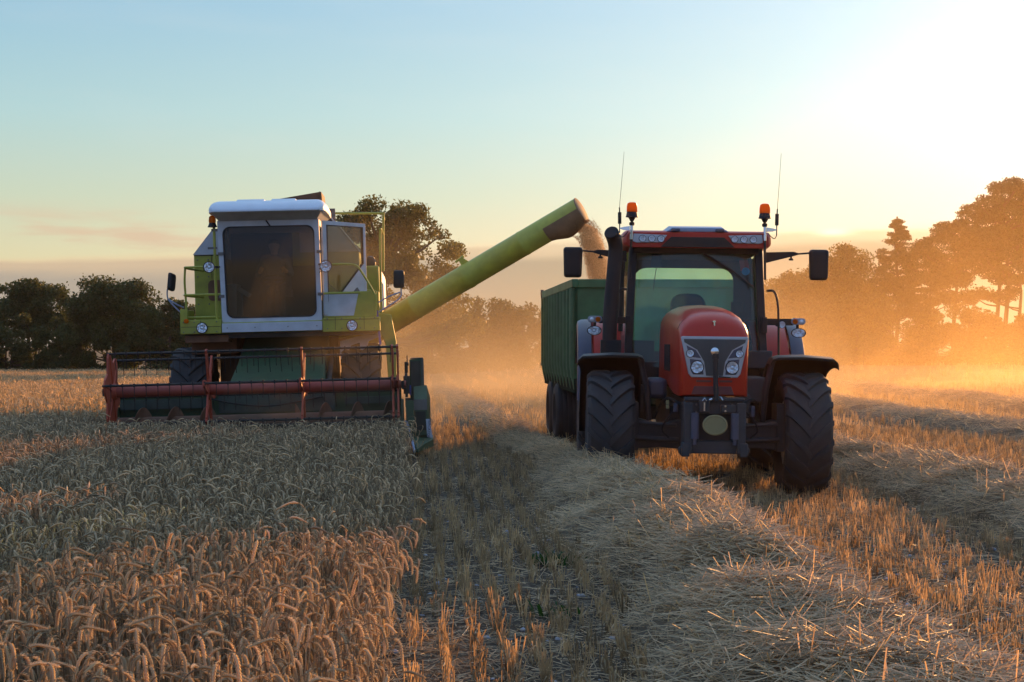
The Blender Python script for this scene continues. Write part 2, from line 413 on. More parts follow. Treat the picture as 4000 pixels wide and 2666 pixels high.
mb.tube([(-.105, -.965, .90), (-.105, -.965, .985)], .012, 8); mb.tube([(-.125, -.965, 1.0), (-.105, -.965, 1.03), (-.085, -.965, 1.0)], .006, 6); mb.tube([(.015, -.985, 1.02), (.05, -.985, 1.045), (.075, -.985, 1.01)], .007, 6); mb.tube([(-.06, -.985, 1.01), (-.03, -.985, 1.02)], .012, 6)
mb.build_each('hitch_pin', 'chrome', TR)
# axle, engine underside
mb = MB()
for s in (-1, 1):
    mb.loft([[(s * .22, y, z) for y, z in ((-.16, .46), (.16, .46), (.16, .78), (-.16, .78))], [(s * .5, y, z) for y, z in ((-.14, .48), (.14, .48), (.14, .72), (-.14, .72))], [(s * .8, y, z) for y, z in ((-.15, .46), (.15, .46), (.15, .80), (-.15, .80))]])
    mb.bb(s * .72, s * .82, -.2, .2, .45, .95); mb.tube([(s * .3, -.22, .56), (s * .75, -.22, .58)], .03, 8); mb.tube([(s * .33, -.3, .72), (s * .72, -.26, .74)], .022, 8)
mb.bb(-.26, .26, -.3, 1.5, .5, 1.0); mb.bb(-.36, .36, .3, 2.6, .48, .9); mb.bb(-.22, .22, 1.5, 3.3, .45, 1.1)
mb.build('axle', 'frame', TR, 30, .015)
mb = MB()
for s in (-1, 1):
    mb.tube(smooth_path([(s * .36, -.45, .88), (s * .44, -.5, .80), (s * .49, -.45, .68), (s * .42, -.42, .60)]), .010, 6)
    mb.tube(smooth_path([(s * .30, -.5, .95), (s * .46, -.4, 1.0), (s * .55, -.2, .8)]), .012, 6)
mb.build_each('hydraulic_hose', 'black', TR)
mb = MB(); mb.bb(-.62, -.40, .1, .55, .98, 1.20); mb.build('air_tank', 'bluegrey', TR, 30, .05)
mb = MB(); mb.bb(.40, .66, .0, .9, .95, 1.22); mb.bb(.36, .44, -.25, .1, .8, 1.05); mb.build_each('battery_box', 'frame', TR, 30, .02)
mb = MB(); mb.bb(-.455, -.425, -.5, -.46, .90, .94); mb.bb(-.455, -.425, -.5, -.46, .945, .985); mb.build_each('yellow_tag', 'beige', TR)
mb = MB(); mb.bb(-.385, -.345, -.62, -.55, .87, .96); mb.bb(.40, .44, -.62, -.5, .83, .94); mb.build_each('mount_bracket', 'bluegrey', TR, 30, .006)
# ---- wheels and mudguards
for s in (-1, 1):
    wheel(TR, s * 1.015, 0, .64, .64, .49, .37, s, 'silver', 18, .42, .085)
for s in (-1, 1):
    wheel(TR, s * 1.00, 2.65, .90, .90, .62, .50, s, 'silver', 20, .40, .10, .045)
for s in (-1, 1):
    mb = MB(); L = []
    for k in range(17):
        a = R(-14 + 108 * k / 16); rr = .80
        row = []
        for t, dr in ((.655, -.05), (.68, 0), (.74, .02), (1.0, .028), (1.27, .008), (1.315, -.035), (1.325, -.09)):
            ex = .045 * max(0, 1 - k / 6) if t > 1.2 else 0
            row.append((s * (t + ex), math.sin(a) * (rr + dr), .64 + math.cos(a) * (rr + dr)))
        back = [(x, y * .975, .64 + (z - .64) * .97) for x, y, z in reversed(row)]
        L.append(row + back)
    mb.loft(L); g = mb.build('mudguard', 'black', TR, 40)
    mb = MB(); mb.tube([(s * .70, 0, 1.40), (s * .63, 0, 1.1), (s * .60, 0, .75)], [.03, .035, .03], 8); mb.build('mudguard_stay', 'frame', g)
    # rear fenders: red inner, blue-grey outer
    for x0, x1, mat, nm, dr in ((.72, 1.17, 'red', 'rear_fender', 0), (1.168, 1.335, 'bluegrey', 'fender_extension', -.012)):
        mb = MB(); L = []
        for k in range(17):
            a = R(-88 + 150 * k / 16); rr = 1.0 + dr
            row = [(s * (x0 + (x1 - x0) * t), 2.65 + math.sin(a) * (rr + d2), .86 + math.cos(a) * (rr + d2)) for t, d2 in ((0, 0), (.3, .004), (.7, 0), (.93, -.02), (1.0, -.06))]
            back = [(x, 2.65 + (y - 2.65) * .97, .86 + (z - .86) * .97) for x, y, z in reversed(row)]
            L.append(row + back)
        mb.loft(L); mb.build(nm, mat, TR, 40)
# ---- cab
mb = MB()
for s in (-1, 1):
    def bar(p, q, wx, wy): mb.loft([[(p[0] + a * wx, p[1] + b * wy, p[2]) for a, b in ((-1, -1), (1, -1), (1, 1), (-1, 1))], [(q[0] + a * wx, q[1] + b * wy, q[2]) for a, b in ((-1, -1), (1, -1), (1, 1), (-1, 1))]])
    bar((s * .775, 1.27, 1.15), (s * .715, 1.50, 2.67), .045, .055)          # A pillar
    bar((s * .84, 2.15, 1.15), (s * .79, 2.15, 2.67), .03, .04)            # B pillar
    bar((s * .80, 2.98, 1.15), (s * .75, 3.02, 2.67), .075, .05)             # C pillar
    mb.bb(s * .70, s * .86, 1.25, 3.0, 1.10, 1.28)
mb.bb(-.72, .72, 1.40, 1.50, 2.60, 2.68); mb.bb(-.75, .75, 2.97, 3.06, 2.56, 2.68); mb.bb(-.75, .75, 2.95, 3.04, 1.15, 1.45); mb.bb(-.72, .72, 1.24, 1.32, 1.12, 1.36)
mb.bb(-.74, .74, 1.3, 3.0, 1.08, 1.16)
cab = mb.build('cab_frame', 'black', TR, 30, .012)
# lining under the roof and the curved upper frame of the rear window
mb = MB(); mb.bb(-.71, .71, 1.52, 2.96, 2.60, 2.655); mb.build('headliner', 'interior', cab)
mb = MB(); mb.ring(rrect(-.74, .74, 1.40, 2.585, .03, 6), rrect(-.63, .60, 1.47, 2.50, [.05, .05, .16, .16], 6), 'y', 2.93, 2.965); mb.build('rear_frame', 'interior', cab)
def pane(nm, corners, mat, th=.006, parent=None):
    c = [Vector(p) for p in corners]; nrm = (c[1] - c[0]).cross(c[3] - c[0]).normalized() * th
    m_ = MB(); m_.loft([[tuple(p) for p in c], [tuple(p + nrm) for p in c]]); return m_.build(nm, mat, parent or TR, 0)
# curved windscreen
mb = MB(); L = []
for k in range(11):
    t = k / 10; x0 = -.725 + 1.45 * t; bow = .10 * (1 - (2 * t - 1) ** 2)
    b = (x0, 1.29 - bow, 1.30); tp = (x0 * .92, 1.49 - bow * .9, 2.62); L.append([b, tp, (tp[0], tp[1] + .006, tp[2]), (b[0], b[1] + .006, b[2])])
mb.loft(L); mb.build('windscreen', 'glassg', TR, 30)
for s in (-1, 1):
    pane('side_window', [(s * .815, 1.33, 1.28), (s * .845, 2.11, 1.28), (s * .795, 2.11, 2.62), (s * .752, 1.55, 2.62)], 'glassg')
    pane('side_window', [(s * .845, 2.19, 1.45), (s * .835, 2.93, 1.45), (s * .785, 2.97, 2.6), (s * .795, 2.19, 2.62)], 'glassg')
pane('rear_window', [(-.66, 3.0, 1.45), (.66, 3.0, 1.45), (.66, 3.03, 2.56), (-.66, 3.03, 2.56)], 'glassg')
# roof
mb = MB(); L = []
for y, w, zb, zt in ((1.22, .80, 2.655, 2.825), (1.27, .835, 2.665, 2.845), (1.5, .845, 2.66, 2.865), (2.2, .85, 2.66, 2.875), (2.9, .84, 2.66, 2.86), (3.14, .80, 2.68, 2.83)):
    L.append([(px, y, pz) for px, pz in rrect(-w, w, zb, zt, [.05, .05, .07, .07], 5)])
mb.loft(L); roof = mb.build('cab_roof', 'redroof', TR, 35, .006)
mb = MB(); mb.prism([(-.42, 2.66), (.42, 2.66), (.30, 2.775), (-.30, 2.775)], 'y', 1.205, 1.26); mb.build('roof_inset', 'black', roof, 30, .004)
mb = MB(); mb.loft([[(px, 1.24, pz) for px, pz in ((-.36, 2.835), (.36, 2.835), (.28, 2.885), (-.28, 2.885))], [(px, 1.6, pz) for px, pz in ((-.40, 2.85), (.40, 2.85), (.30, 2.925), (-.30, 2.925))], [(px, 2.5, pz) for px, pz in ((-.40, 2.85), (.40, 2.85), (.32, 2.91), (-.32, 2.91))]])
mb.build('roof_hatch', 'galv', roof, 30, .012)
for s in (-1, 1):
    mb = MB(); mb.bb(s * .20, s * .30, 1.20, 1.3, 2.835, 2.872); mb.build('hatch_hinge', 'bluegrey', roof, 30, .01)
    mb = MB(); mb.prism([(s * .345, 2.795), (s * .725, 2.808), (s * .735, 2.72), (s * .69, 2.705), (s * .41, 2.71)], 'y', 1.200, 1.25); mb.build('lamp_panel', 'silver', roof, 30, .005)
    for x in (.415, .52, .625): lamp(TR, 'work_light', (s * x, 1.195, 2.752), .036)
# beacons, aerials
for s in (-1, 1):
    mb = MB(); mb.tube([(s * .76, 1.17, 2.30), (s * .752, 1.17, 2.72)], .014, 8); mb.lathe([(.02, 2.895), (.03, 2.905), (.03, 2.93), (.012, 2.94), (.022, 2.95), (.04, 2.985), (.072, 2.99), (.066, 3.01), (.058, 3.05), (.05, 3.06)], o=(s * .748, 1.17, 0), n=20)
    mb.tube([(s * .752, 1.17, 2.72), (s * .748, 1.17, 2.90)], .0135, 8)
    b = mb.build('beacon', 'black', TR, 40)
    mb = MB(); mb.lathe([(.056, 3.045), (.062, 3.05), (.060, 3.11), (.052, 3.145), (.03, 3.158), (.002, 3.16)], o=(s * .748, 1.17, 0), n=24); mb.build('beacon_lens', 'amber', b, 40)
    mb = MB(); mb.tube([(s * .752, 1.165, 2.74), (s * .75, 1.165, 2.895)], .0165, 8); mb.build('beacon_sleeve', 'chrome', b)
    mb = MB(); mb.loft([[(s * .77, 1.2, 2.84), (s * .77, 1.16, 2.84), (s * .77, 1.16, 2.89), (s * .77, 1.2, 2.89)], [(s * .84, 1.2, 2.845), (s * .84, 1.16, 2.845), (s * .84, 1.16, 2.88), (s * .84, 1.2, 2.88)], [(s * .885, 1.185, 2.86), (s * .885, 1.175, 2.86), (s * .885, 1.175, 2.87), (s * .885, 1.185, 2.87)]])
    mb.build('aerial_bracket', 'chrome', TR)
    mb = MB(); mb.tube([(s * .885, 1.18, 2.80), (s * .885, 1.18, 2.92)], .007, 6); mb.tube([(s * .885, 1.18, 2.915), (s * .887, 1.18, 3.045)], .021, 10); mb.tube([(s * .887, 1.18, 3.045), (s * .89, 1.18, 3.10)], .008, 6)
    lean = .035 if s > 0 else .045
    mb.tube([(s * .89, 1.18, 3.10), (s * .89 + lean * .5, 1.18, 3.4), (s * .89 + lean, 1.18, 3.73)], [.003, .0026, .002], 6)
    mb.tube(smooth_path([(s * .885, 1.18, 2.80), (s * .86, 1.18, 2.765), (s * .82, 1.18, 2.79), (s * .79, 1.2, 2.83)]), .005, 6)
    mb.build('aerial', 'black', TR)
# exhaust stack
mb = MB(); pth = [(-.99, 1.02, 1.45), (-.985, 1.02, 1.9), (-.955, 1.02, 2.3), (-.935, 1.02, 2.58), (-.94, 1.0, 2.68), (-.965, .96, 2.755), (-.99, .90, 2.80)]
sp = smooth_path(pth, 5); mb.tube(sp, [.082 + .0 * i for i in range(len(sp))], 18)
mb.bb(-1.09, -.86, .93, 1.14, 1.30, 1.60)
ex = mb.build('exhaust_stack', 'black', TR, 40, .004)
mb = MB(); dd = (Vector(sp[-1]) - Vector(sp[-3])).normalized(); mb.lathe([(.070, .002), (.074, .004), (.074, .008), (.05, .006), (.002, .006)], o=sp[-1], d=dd, n=18); mb.build('exhaust_mouth', 'black', ex)
# mirrors
for s in (-1, 1):
    mb = MB()
    mb.loft([[(s * .79, 1.44, 2.50), (s * .79, 1.50, 2.50), (s * .79, 1.50, 2.625), (s * .79, 1.44, 2.625)], [(s * 1.12, 1.43, 2.585), (s * 1.12, 1.47, 2.585), (s * 1.12, 1.47, 2.635), (s * 1.12, 1.43, 2.635)], [(s * 1.17, 1.44, 2.60), (s * 1.17, 1.46, 2.60), (s * 1.17, 1.46, 2.62), (s * 1.17, 1.44, 2.62)]])
    mb.tube([(s * 1.16, 1.45, 2.61), (s * 1.31, 1.45, 2.622)], .011, 8); mb.tube([(s * 1.09, 1.45, 2.60), (s * 1.09, 1.45, 2.55)], .012, 8); mb.lathe([(.026, 2.535), (.03, 2.545), (.02, 2.56)], o=(s * 1.09, 1.45, 0), n=10)
    ar = mb.build('mirror_arm', 'black', TR, 35, .006)
    mb = MB(); L = []
    for y, k in ((1.38, .55), (1.385, .82), (1.40, .95), (1.44, 1.0), (1.475, 1.0)):
        L.append([(s * 1.405 + (px) * (k if abs(k) else 1) * (1 - .10 * ((2.66 - pz) / .36)), y, 2.487 + (pz - 2.487) * (.5 + .5 * k)) for px, pz in rrect(-.112, .112, 2.312, 2.662, .035, 5)])
    mb.loft(L); hs = mb.build('mirror_housing', 'black', TR, 40)
    mb = MB(); mb.prism(rrect(s * 1.405 - .095, s * 1.405 + .095, 2.34, 2.64, .03, 5), 'y', 1.474, 1.478); mb.build('mirror_glass', 'chrome', hs)
# lamp bars, indicators, oval and round lights
for s in (-1, 1):
    mb = MB(); mb.bb(s * .78, s * 1.10, 1.28, 1.36, 1.79, 1.865); mb.bb(s * .74, s * .80, 1.24, 1.34, 1.70, 1.88); mb.tube([(s * 1.15, 1.30, 1.80), (s * 1.15, 1.30, 1.74)], .018, 8); mb.tube([(s * .9, 1.29, 1.79), (s * .97, 1.27, 1.77)], .012, 6)
    mb.build('lamp_bar', 'black', TR, 30, .008)
    mb = MB(); mb.prism(rrect(s * 1.15 - .083, s * 1.15 + .083, 1.797, 1.872, .036, 7), 'y', 1.235, 1.33); ind = mb.build('indicator', 'indicator', TR, 35, .006)
    xa = s * 1.15 + (.035 if s < 0 else -.035)
    mb = MB(); mb.lathe([(.030, 0), (.026, .008), (.002, .012)], o=(xa, 1.234, 1.833), d=(0, -1, 0), n=16); mb.build('amber_bulb', 'amber', ind)
    mb = MB(); mb.lathe([(.026, 0), (.022, .006), (.002, .01)], o=(2 * s * 1.15 - xa, 1.234, 1.833), d=(0, -1, 0), n=16); mb.build('clear_bulb', 'lens', ind)
    lamp(TR, 'oval_light', (s * 1.155, 1.26, 1.705), .047, sx=1.55)
    lamp(TR, 'round_light', (s * .965, 1.24, 1.797), .037)
# grab rails, steps, toolbox
for s in (-1, 1):
    mb = MB(); mb.tube(smooth_path([(s * .80, 1.30, 2.18), (s * .87, 1.24, 2.17), (s * .91, 1.22, 2.05), (s * .925, 1.22, 1.8), (s * .93, 1.22, 1.35)]), .014, 8); mb.build('grab_rail', 'black', TR)
mb = MB(); mb.bb(.44, .83, 1.0, 1.22, 1.30, 1.50); mb.build('tool_box', 'frame', TR, 30, .012)
mb = MB(); mb.bb(-.86, -.62, 1.15, 1.25, 1.12, 1.3); mb.bb(.6, .9, .9, 1.5, .95, 1.2); mb.bb(-.9, -.6, .9, 1.5, .8, 1.1); mb.build_each('step_box', 'frame', TR, 30, .012)
# inside the cab
mb = MB(); mb.prism(rrect(-.21, .21, 1.55, 2.17, [.05, .05, .14, .14], 6), 'y', 2.38, 2.5); mb.bb(-.24, .24, 2.0, 2.42, 1.48, 1.60); mb.build('seat', 'seat', TR, 35, .03)
mb = MB(); mb.loft([[(x, 1.42, z) for x, z in ((-.30, 1.2), (.25, 1.2), (.2, 1.62), (-.28, 1.62))], [(x, 1.72, z) for x, z in ((-.26, 1.2), (.2, 1.2), (.16, 1.72), (-.22, 1.72))]]); mb.bb(.42, .62, 1.9, 2.6, 1.3, 1.72); mb.bb(-.68, -.45, 1.6, 2.5, 1.2, 1.6); mb.tube([(.5, 2.0, 1.7), (.52, 1.9, 1.95)], .02, 8); mb.box((.53, 1.88, 2.0), (.15, .03, .13)); mb.build('console', 'interior', TR, 35, .02)
mb = MB(); q = Matrix.Translation((-.02, 1.86, 1.80)) @ Matrix.Rotation(R(-35), 4, 'X')
ring = [(math.cos(2 * math.pi * k / 28) * .20, math.sin(2 * math.pi * k / 28) * .20, 0) for k in range(29)]
mb.tube(ring, .014, 8); mb.tube([(-.2, 0, 0), (.2, 0, 0)], .012, 6); mb.tube([(0, 0, 0), (0, -.2, 0)], .012, 6); mb.tube([(0, 0, -.3), (0, 0, 0)], .03, 8); mb.xform(q); mb.build('steering_wheel', 'black', TR)
mb = MB(); mb.bb(-.50, -.38, 1.55, 1.6, 2.44, 2.60); mb.build('sun_visor', 'seat', TR, 30, .015)
mb = MB(); mb.tube(smooth_path([(-.44, 1.56, 2.44), (-.46, 1.57, 2.3), (-.47, 1.6, 2.18)]), .004, 5); mb.build('visor_cord', 'black', TR)
mb = MB(); mb.tube([(.08, 1.345, 2.60), (.42, 1.36, 2.40)], .014, 6); mb.tube([(.42, 1.36, 2.40), (.67, 1.40, 2.22)], .008, 6); mb.build('wiper', 'black', TR)
mb = MB(); mb.prism([(.50, 2.53), (.60, 2.54), (.62, 2.42), (.52, 2.41)], 'y', 1.47, 1.474); stk = mb.build('sticker', 'reflector', TR)
mb = MB(); mb.lathe([(.045, 0), (.045, .004)], o=(.575, 1.462, 2.405), d=(0, -1, 0), n=24); mb.build('sticker_disc', 'bluesticker', stk)

# bonnet side vents, bonnet catch and bolts
for sd in (-1, 1):
    for k in range(5):
        mb = MB(); y = -.15 + k * .16; mb.loft([[(sd * .393, y, 1.28), (sd * .393, y + .035, 1.28), (sd * .393, y + .075, 1.56), (sd * .393, y + .04, 1.56)], [(sd * .409, y, 1.28), (sd * .409, y + .035, 1.28), (sd * .409, y + .075, 1.56), (sd * .409, y + .04, 1.56)]]); mb.build('side_vent', 'black', hood, 0)
mb = MB()
for x in (-.27, -.18, .18, .27):
    for z in (.885, .96): mb.lathe([(.011, -.004), (.009, .007), (.001, .009)], o=(x, -.902, z), d=(0, -1, 0), n=8)
mb.build_each('bolt', 'steel', TR, 0)
# ================================================================== COMBINE HARVESTER
CH = empty('combine_harvester', (-3.548, 22.946, 0.0), (0, R(-1.5), R(3.1)))
tag(CH, 'lime green and white combine harvester with red reel cutting into the standing wheat', 'combine harvester')

# ---- header (part) with reel, auger, dividers (sub-parts)
mb = MB()
mb.prism([(1.02, .20), (1.02, .92), (.98, .96), (.86, .90), (.90, .60), (.88, .30), (.80, .19), (.55, .13), (.10, .15), (-.42, .17), (-.42, .145), (.10, .12), (.60, .10), (.86, .12)], 'x', -2.02, 2.02)
mb.bb(-2.02, 2.02, .98, 1.10, .86, .98)
HD = mb.build('header', 'darkgreen', CH, 30, .006)
mb = MB(); mb.bb(-.60, 1.06, .835, .87, .58, .86); mb.bb(-2.0, -.75, .84, .872, .66, .80); mb.bb(1.2, 2.0, .84, .872, .66, .76); mb.build_each('back_sheet', 'backsheet', HD)
for s in (-1, 1):
    mb = MB(); mb.prism([(-.62, .06), (1.02, .08), (1.02, .70), (.6, .72), (.2, .52), (-.3, .34), (-.62, .20)], 'x', s * 2.02, s * 2.05); mb.build('end_sheet', 'darkgreen', HD, 30, .004)
# knife bar with fingers
mb = MB(); mb.bb(-2.0, 2.0, -.47, -.41, .135, .16)
for k in range(53):
    x = -1.98 + k * .0762; mb.loft([[(x - .012, -.47, .14), (x + .012, -.47, .14), (x + .012, -.47, .165), (x - .012, -.47, .165)], [(x - .003, -.58, .135), (x + .003, -.58, .135), (x + .003, -.58, .145), (x - .003, -.58, .145)]])
mb.build('knife_bar', 'darksteel', HD)
# intake auger with flights turning towards the middle
mb = MB(); mb.lathe([(.15, -1.98), (.15, 1.98)], o=(0, .46, .42), axis='x', n=20)
for s in (-1, 1):
    N = 90; L = []
    for k in range(N + 1):
        t = k / N; x = s * (1.96 - t * 1.45); a = s * t * 2 * math.pi * 3.2
        L.append([(x, .46 + r * math.cos(a), .42 + r * math.sin(a)) for r in (.14, .285)] + [(x + .012, .46 + r * math.cos(a), .42 + r * math.sin(a)) for r in (.285, .14)])
    mb.loft(L)
mb.build('intake_auger', 'rust', HD, 40)
# reel
RZ, RR = .945, .56
mb = MB(); mb.lathe([(.05, -2.08), (.05, -1.97), (.078, -1.96), (.078, 1.96), (.05, 1.97), (.05, 2.1)], o=(0, 0, RZ), axis='x', n=24); mb.build('reel_tube', 'tubered', HD, 40)
ANG = [R(80 - 60 * k) for k in range(6)]
def rp(a, r): return (-math.sin(a) * r, RZ + math.cos(a) * r)     # (y, z)
for x in (-1.955, -.625, .675, 1.955):
    mb = MB()
    if x < -1.9:
        poly = []
        for a in ANG[::-1]:
            for da, r in ((-.16, .54), (0, .575), (.16, .54)):
                poly.append(rp(a + da, r))
            poly.append(rp(a + R(30), .40))
        mb.prism(poly, 'x', x - .012, x + .012); mb.lathe([(.13, x + .01), (.10, x + .07)], o=(0, 0, RZ), axis='x', n=18)
        for a in ANG: mb.loft([[(x + .012, *rp(a - .10, .1)), (x + .03, *rp(a, .1)), (x + .012, *rp(a + .10, .1))], [(x + .012, *rp(a - .02, .52)), (x + .02, *rp(a, .52)), (x + .012, *rp(a + .02, .52))]])
    else:
        for xx in ((x - .035, x + .035) if x > 1.9 else (x,)):
            for a in ANG:
                for sg in (-1, 1):
                    mb.loft([[(xx - .012, *rp(a + sg * .95, .10)), (xx + .012, *rp(a + sg * .95, .10)), (xx + .012, *rp(a + sg * .55, .12)), (xx - .012, *rp(a + sg * .55, .12))],
                             [(xx - .012, *rp(a + sg * .10, .53)), (xx + .012, *rp(a + sg * .10, .53)), (xx + .012, *rp(a + sg * .02, .55)), (xx - .012, *rp(a + sg * .02, .55))]])
                mb.box((xx, *rp(a, .55)), (.03, .07, .07), (math.pi / 2 - a if False else a, 0, 0))
                mb.box((xx, *rp(a, .34)), (.022, .14, .022), (a, 0, 0))
            mb.lathe([(.15, xx - .014), (.15, xx + .014)], o=(0, 0, RZ), axis='x', n=18)
    mb.build('reel_spider', 'orange', HD, 30)
for k, a in enumerate(ANG):
    y, z = rp(a, RR); mb = MB(); mb.tube([(-1.98, y, z), (1.99, y, z)], .0165, 8)
    off = random.uniform(0, .1)
    for q in range(25):
        x = -1.9 + off + q * .157
        mb.box((x, y, z), (.022, .048, .048)); bend = random.uniform(-.012, .012)
        mb.tube([(x, y, z - .015), (x + bend * .3, y + .012, z - .11), (x + bend, y + .03, z - .215)], .0052, 5)
    mb.build('reel_bat', 'darksteel', HD, 40)
# reel arms at each end and lift rams
for s in (-1, 1):
    mb = MB(); mb.loft([[(s * 2.055 + a, y, z) for a, y, z in ((-.02, -.06, RZ - .05), (.02, -.06, RZ - .05), (.02, -.06, RZ + .05), (-.02, -.06, RZ + .05))], [(s * 2.055 + a, y, z) for a, y, z in ((-.02, 1.05, .84), (.02, 1.05, .84), (.02, 1.05, .96), (-.02, 1.05, .96))]])
    mb.build('reel_arm', 'darksteel', HD)
# right-hand drive side: belt guard, outer shield, divider shoe
mb = MB()
mb.loft([[(2.15, y, z) for y, z in ((.36, 1.285), (.80, 1.28), (1.1, .62), (.55, .55), (.36, .78))], [(2.345, y, z) for y, z in ((.36, 1.30), (.80, 1.29), (1.1, .62), (.62, .60), (.44, .82))]])
mb.build('belt_guard', 'darkgreen', HD, 30, .012)
mb = MB(); mb.bb(2.09, 2.20, -.25, -.20, .22, .72); mb.build('divider_post', 'darkgreen', HD); mb = MB(); mb.bb(2.165, 2.30, .352, .36, .62, 1.255); mb.bb(2.165, 2.345, .36, .80, 1.291, 1.302); mb.build('guard_facing', 'darksteel', HD, 30)
mb = MB(); mb.bb(2.31, 2.352, .33, .37, .80, 1.29); mb.build('guard_edge', 'backsheet', HD, 30)
mb = MB(); mb.loft([[(2.20, y, z) for y, z in ((-.05, .22), (-.05, .72), (.22, .90), (.9, .85), (.9, .2))], [(2.385, y, z) for y, z in ((-.05, .22), (-.05, .70), (.24, .92), (.9, .85), (.9, .2))], [(2.43, y, z) for y, z in ((.1, .26), (.1, .60), (.3, .74), (.8, .7), (.8, .25))]])
mb.build('outer_shield', 'darkgreen', HD, 30, .010)
mb = MB(); mb.bb(2.215, 2.36, -.062, -.045, .30, .56); mb.build('shield_recess', 'black', HD); mb = MB(); mb.bb(2.20, 2.385, -.064, -.05, .58, .73); mb.build('shield_band', 'steel', HD)
mb = MB(); mb.loft([[(2.225, -.98, .05), (2.245, -.98, .05), (2.245, -.98, .10), (2.225, -.98, .10)], [(2.20, -.60, .05), (2.34, -.60, .06), (2.33, -.60, .14), (2.20, -.60, .16)], [(2.18, -.15, .06), (2.46, -.15, .07), (2.46, -.15, .18), (2.18, -.15, .21)], [(2.15, .5, .06), (2.46, .5, .08), (2.46, .5, .20), (2.15, .5, .24)]])
mb.build('divider_shoe', 'darkgreen', HD, 30, .006)
mb = MB(); mb.tube(smooth_path([(2.20, -.98, .06), (2.17, -.8, .20), (2.13, -.5, .34), (2.09, -.2, .44)]), .018, 8); mb.build('divider_rod', 'galv', HD, 40)
mb = MB(); mb.prism([(2.373, .205), (2.447, .195), (2.418, .455), (2.362, .455)], 'y', -.105, -.095); lp_ = mb.build('name_plate', 'plate', HD)
tcu = bpy.data.curves.new('plate_text', 'FONT'); tcu.body = 'MERCATOR'; tcu.size = .052; tcu.extrude = .0005; tcu.align_x = 'CENTER'; tcu.align_y = 'CENTER'
tob = bpy.data.objects.new('tmp', tcu); COL.objects.link(tob); bpy.context.view_layer.update()
tme = bpy.data.meshes.new_from_object(tob.evaluated_get(bpy.context.evaluated_depsgraph_get())); bpy.data.objects.remove(tob)
tme.materials.clear(); tme.materials.append(M['ink'])
to = bpy.data.objects.new('lettering', tme); COL.objects.link(to); to.parent = HD; to.rotation_euler = (R(90), R(96), 0); to.location = (2.402, -.107, .325)
mb = MB(); mb.tube([(2.10, .3, .75), (2.10, .35, 1.25)], .02, 8); mb.bb(2.06, 2.15, .25, .5, .80, 1.05); mb.bb(2.08, 2.16, .2, .34, .62, .74); mb.tube([(2.12, .3, 1.1), (2.12, .3, 1.34)], .008, 6); mb.lathe([(.025, .0), (.025, .02)], o=(2.12, .3, 1.22), axis='x', n=10); mb.lathe([(.09, 0), (.09, .03)], o=(2.08, .3, 1.0), axis='x', n=16); mb.build('reel_drive', 'darksteel', HD, 30)
mb = MB(); mb.tube([(2.155, .25, .78), (2.155, .25, .92)], .012, 8); mb.build('blue_hose', 'blue', HD)
# ---- feeder house, wheels, chassis
mb = MB(); mb.loft([[(-.50, 1.0, .22), (.90, 1.0, .22), (.90, 1.0, .92), (-.50, 1.0, .92)], [(-.46, 2.2, .55), (.86, 2.2, .55), (.86, 2.2, 1.28), (-.46, 2.2, 1.28)], [(-.46, 3.4, 1.0), (.86, 3.4, 1.0), (.86, 3.4, 1.70), (-.46, 3.4, 1.70)]]); FH = mb.build('feeder_house', 'darkgreen', CH, 30, .012)
mb = MB(); mb.loft([[(-.44, 1.35, .972), (.84, 1.35, .972), (.84, 1.38, .982), (-.44, 1.38, .982)], [(-.40, 2.1, 1.215), (.80, 2.1, 1.215), (.80, 2.13, 1.25), (-.40, 2.13, 1.25)]]); mb.tube([(.91, 1.2, .6), (.91, 2.9, 1.3)], .04, 8); mb.build('feeder_cover', 'steel', FH)
mb = MB(); mb.tube(smooth_path([(-.75, .80, .80), (-.3, .79, .70), (.2, .79, .67), (.9, .80, .78)]), .012, 6); mb.build('header_hose', 'black', HD)
for s in (-1, 1):
    wheel(CH, .05 + s * 1.32, 3.35, .76, .76, .62, .38, s, 'lime', 18, .42, .11, .05)
    wheel(CH, .05 + s * 1.0, 7.3, .50, .50, .38, .26, s, 'lime', 16, .42, .07, .03)
mb = MB(); mb.bb(-1.0, 1.1, 3.15, 3.6, .55, .95); mb.bb(-.9, 1.0, 3.6, 8.0, .55, 1.65); mb.bb(-.8, .9, 7.2, 7.4, .4, .6); mb.bb(-1.25, -.55, 2.9, 3.9, 1.42, 1.70); mb.bb(-1.28, -.62, 2.42, 2.9, 1.60, 1.71); mb.build('chassis', 'rust', CH, 30, .01)
# ---- body: grain tank with sloping white shoulders
def body_sec(y, k=1.0):
    return [(-1.30, y, 1.62), (1.66, y, 1.62), (1.66, y, 2.30), (1.66, y, 2.36), (1.36, y, 2.42), (1.36, y, 3.01), (1.03, y, 3.42), (-.95, y, 3.42), (-1.276, y, 3.01), (-1.276, y, 2.0)]
mb = MB(); mb.loft([body_sec(3.62), body_sec(6.6)]); BD = mb.build('body', 'lime', CH, 30, .012)
mb = MB(); mb.loft([[(-1.2, 6.6, 1.2), (1.3, 6.6, 1.2), (1.3, 6.6, 2.8), (-1.2, 6.6, 2.8)], [(-1.2, 8.6, 1.3), (1.3, 8.6, 1.3), (1.3, 8.6, 2.3), (-1.2, 8.6, 2.3)]]); mb.build('straw_hood', 'lime', CH, 30, .02)
mb = MB()
for s, xo, xi in ((-1, -1.280, -.953), (1, 1.364, 1.034)):
    mb.loft([[(xo, 3.612, 3.012), (xi, 3.612, 3.424), (xi * .4, 3.612, 3.424), (xi * .4, 3.612, 3.012)], [(xo, 3.619, 3.012), (xi, 3.619, 3.424), (xi * .4, 3.619, 3.424), (xi * .4, 3.619, 3.012)]])
mb.build_each('tank_front_panel', 'white', BD)
mb = MB()
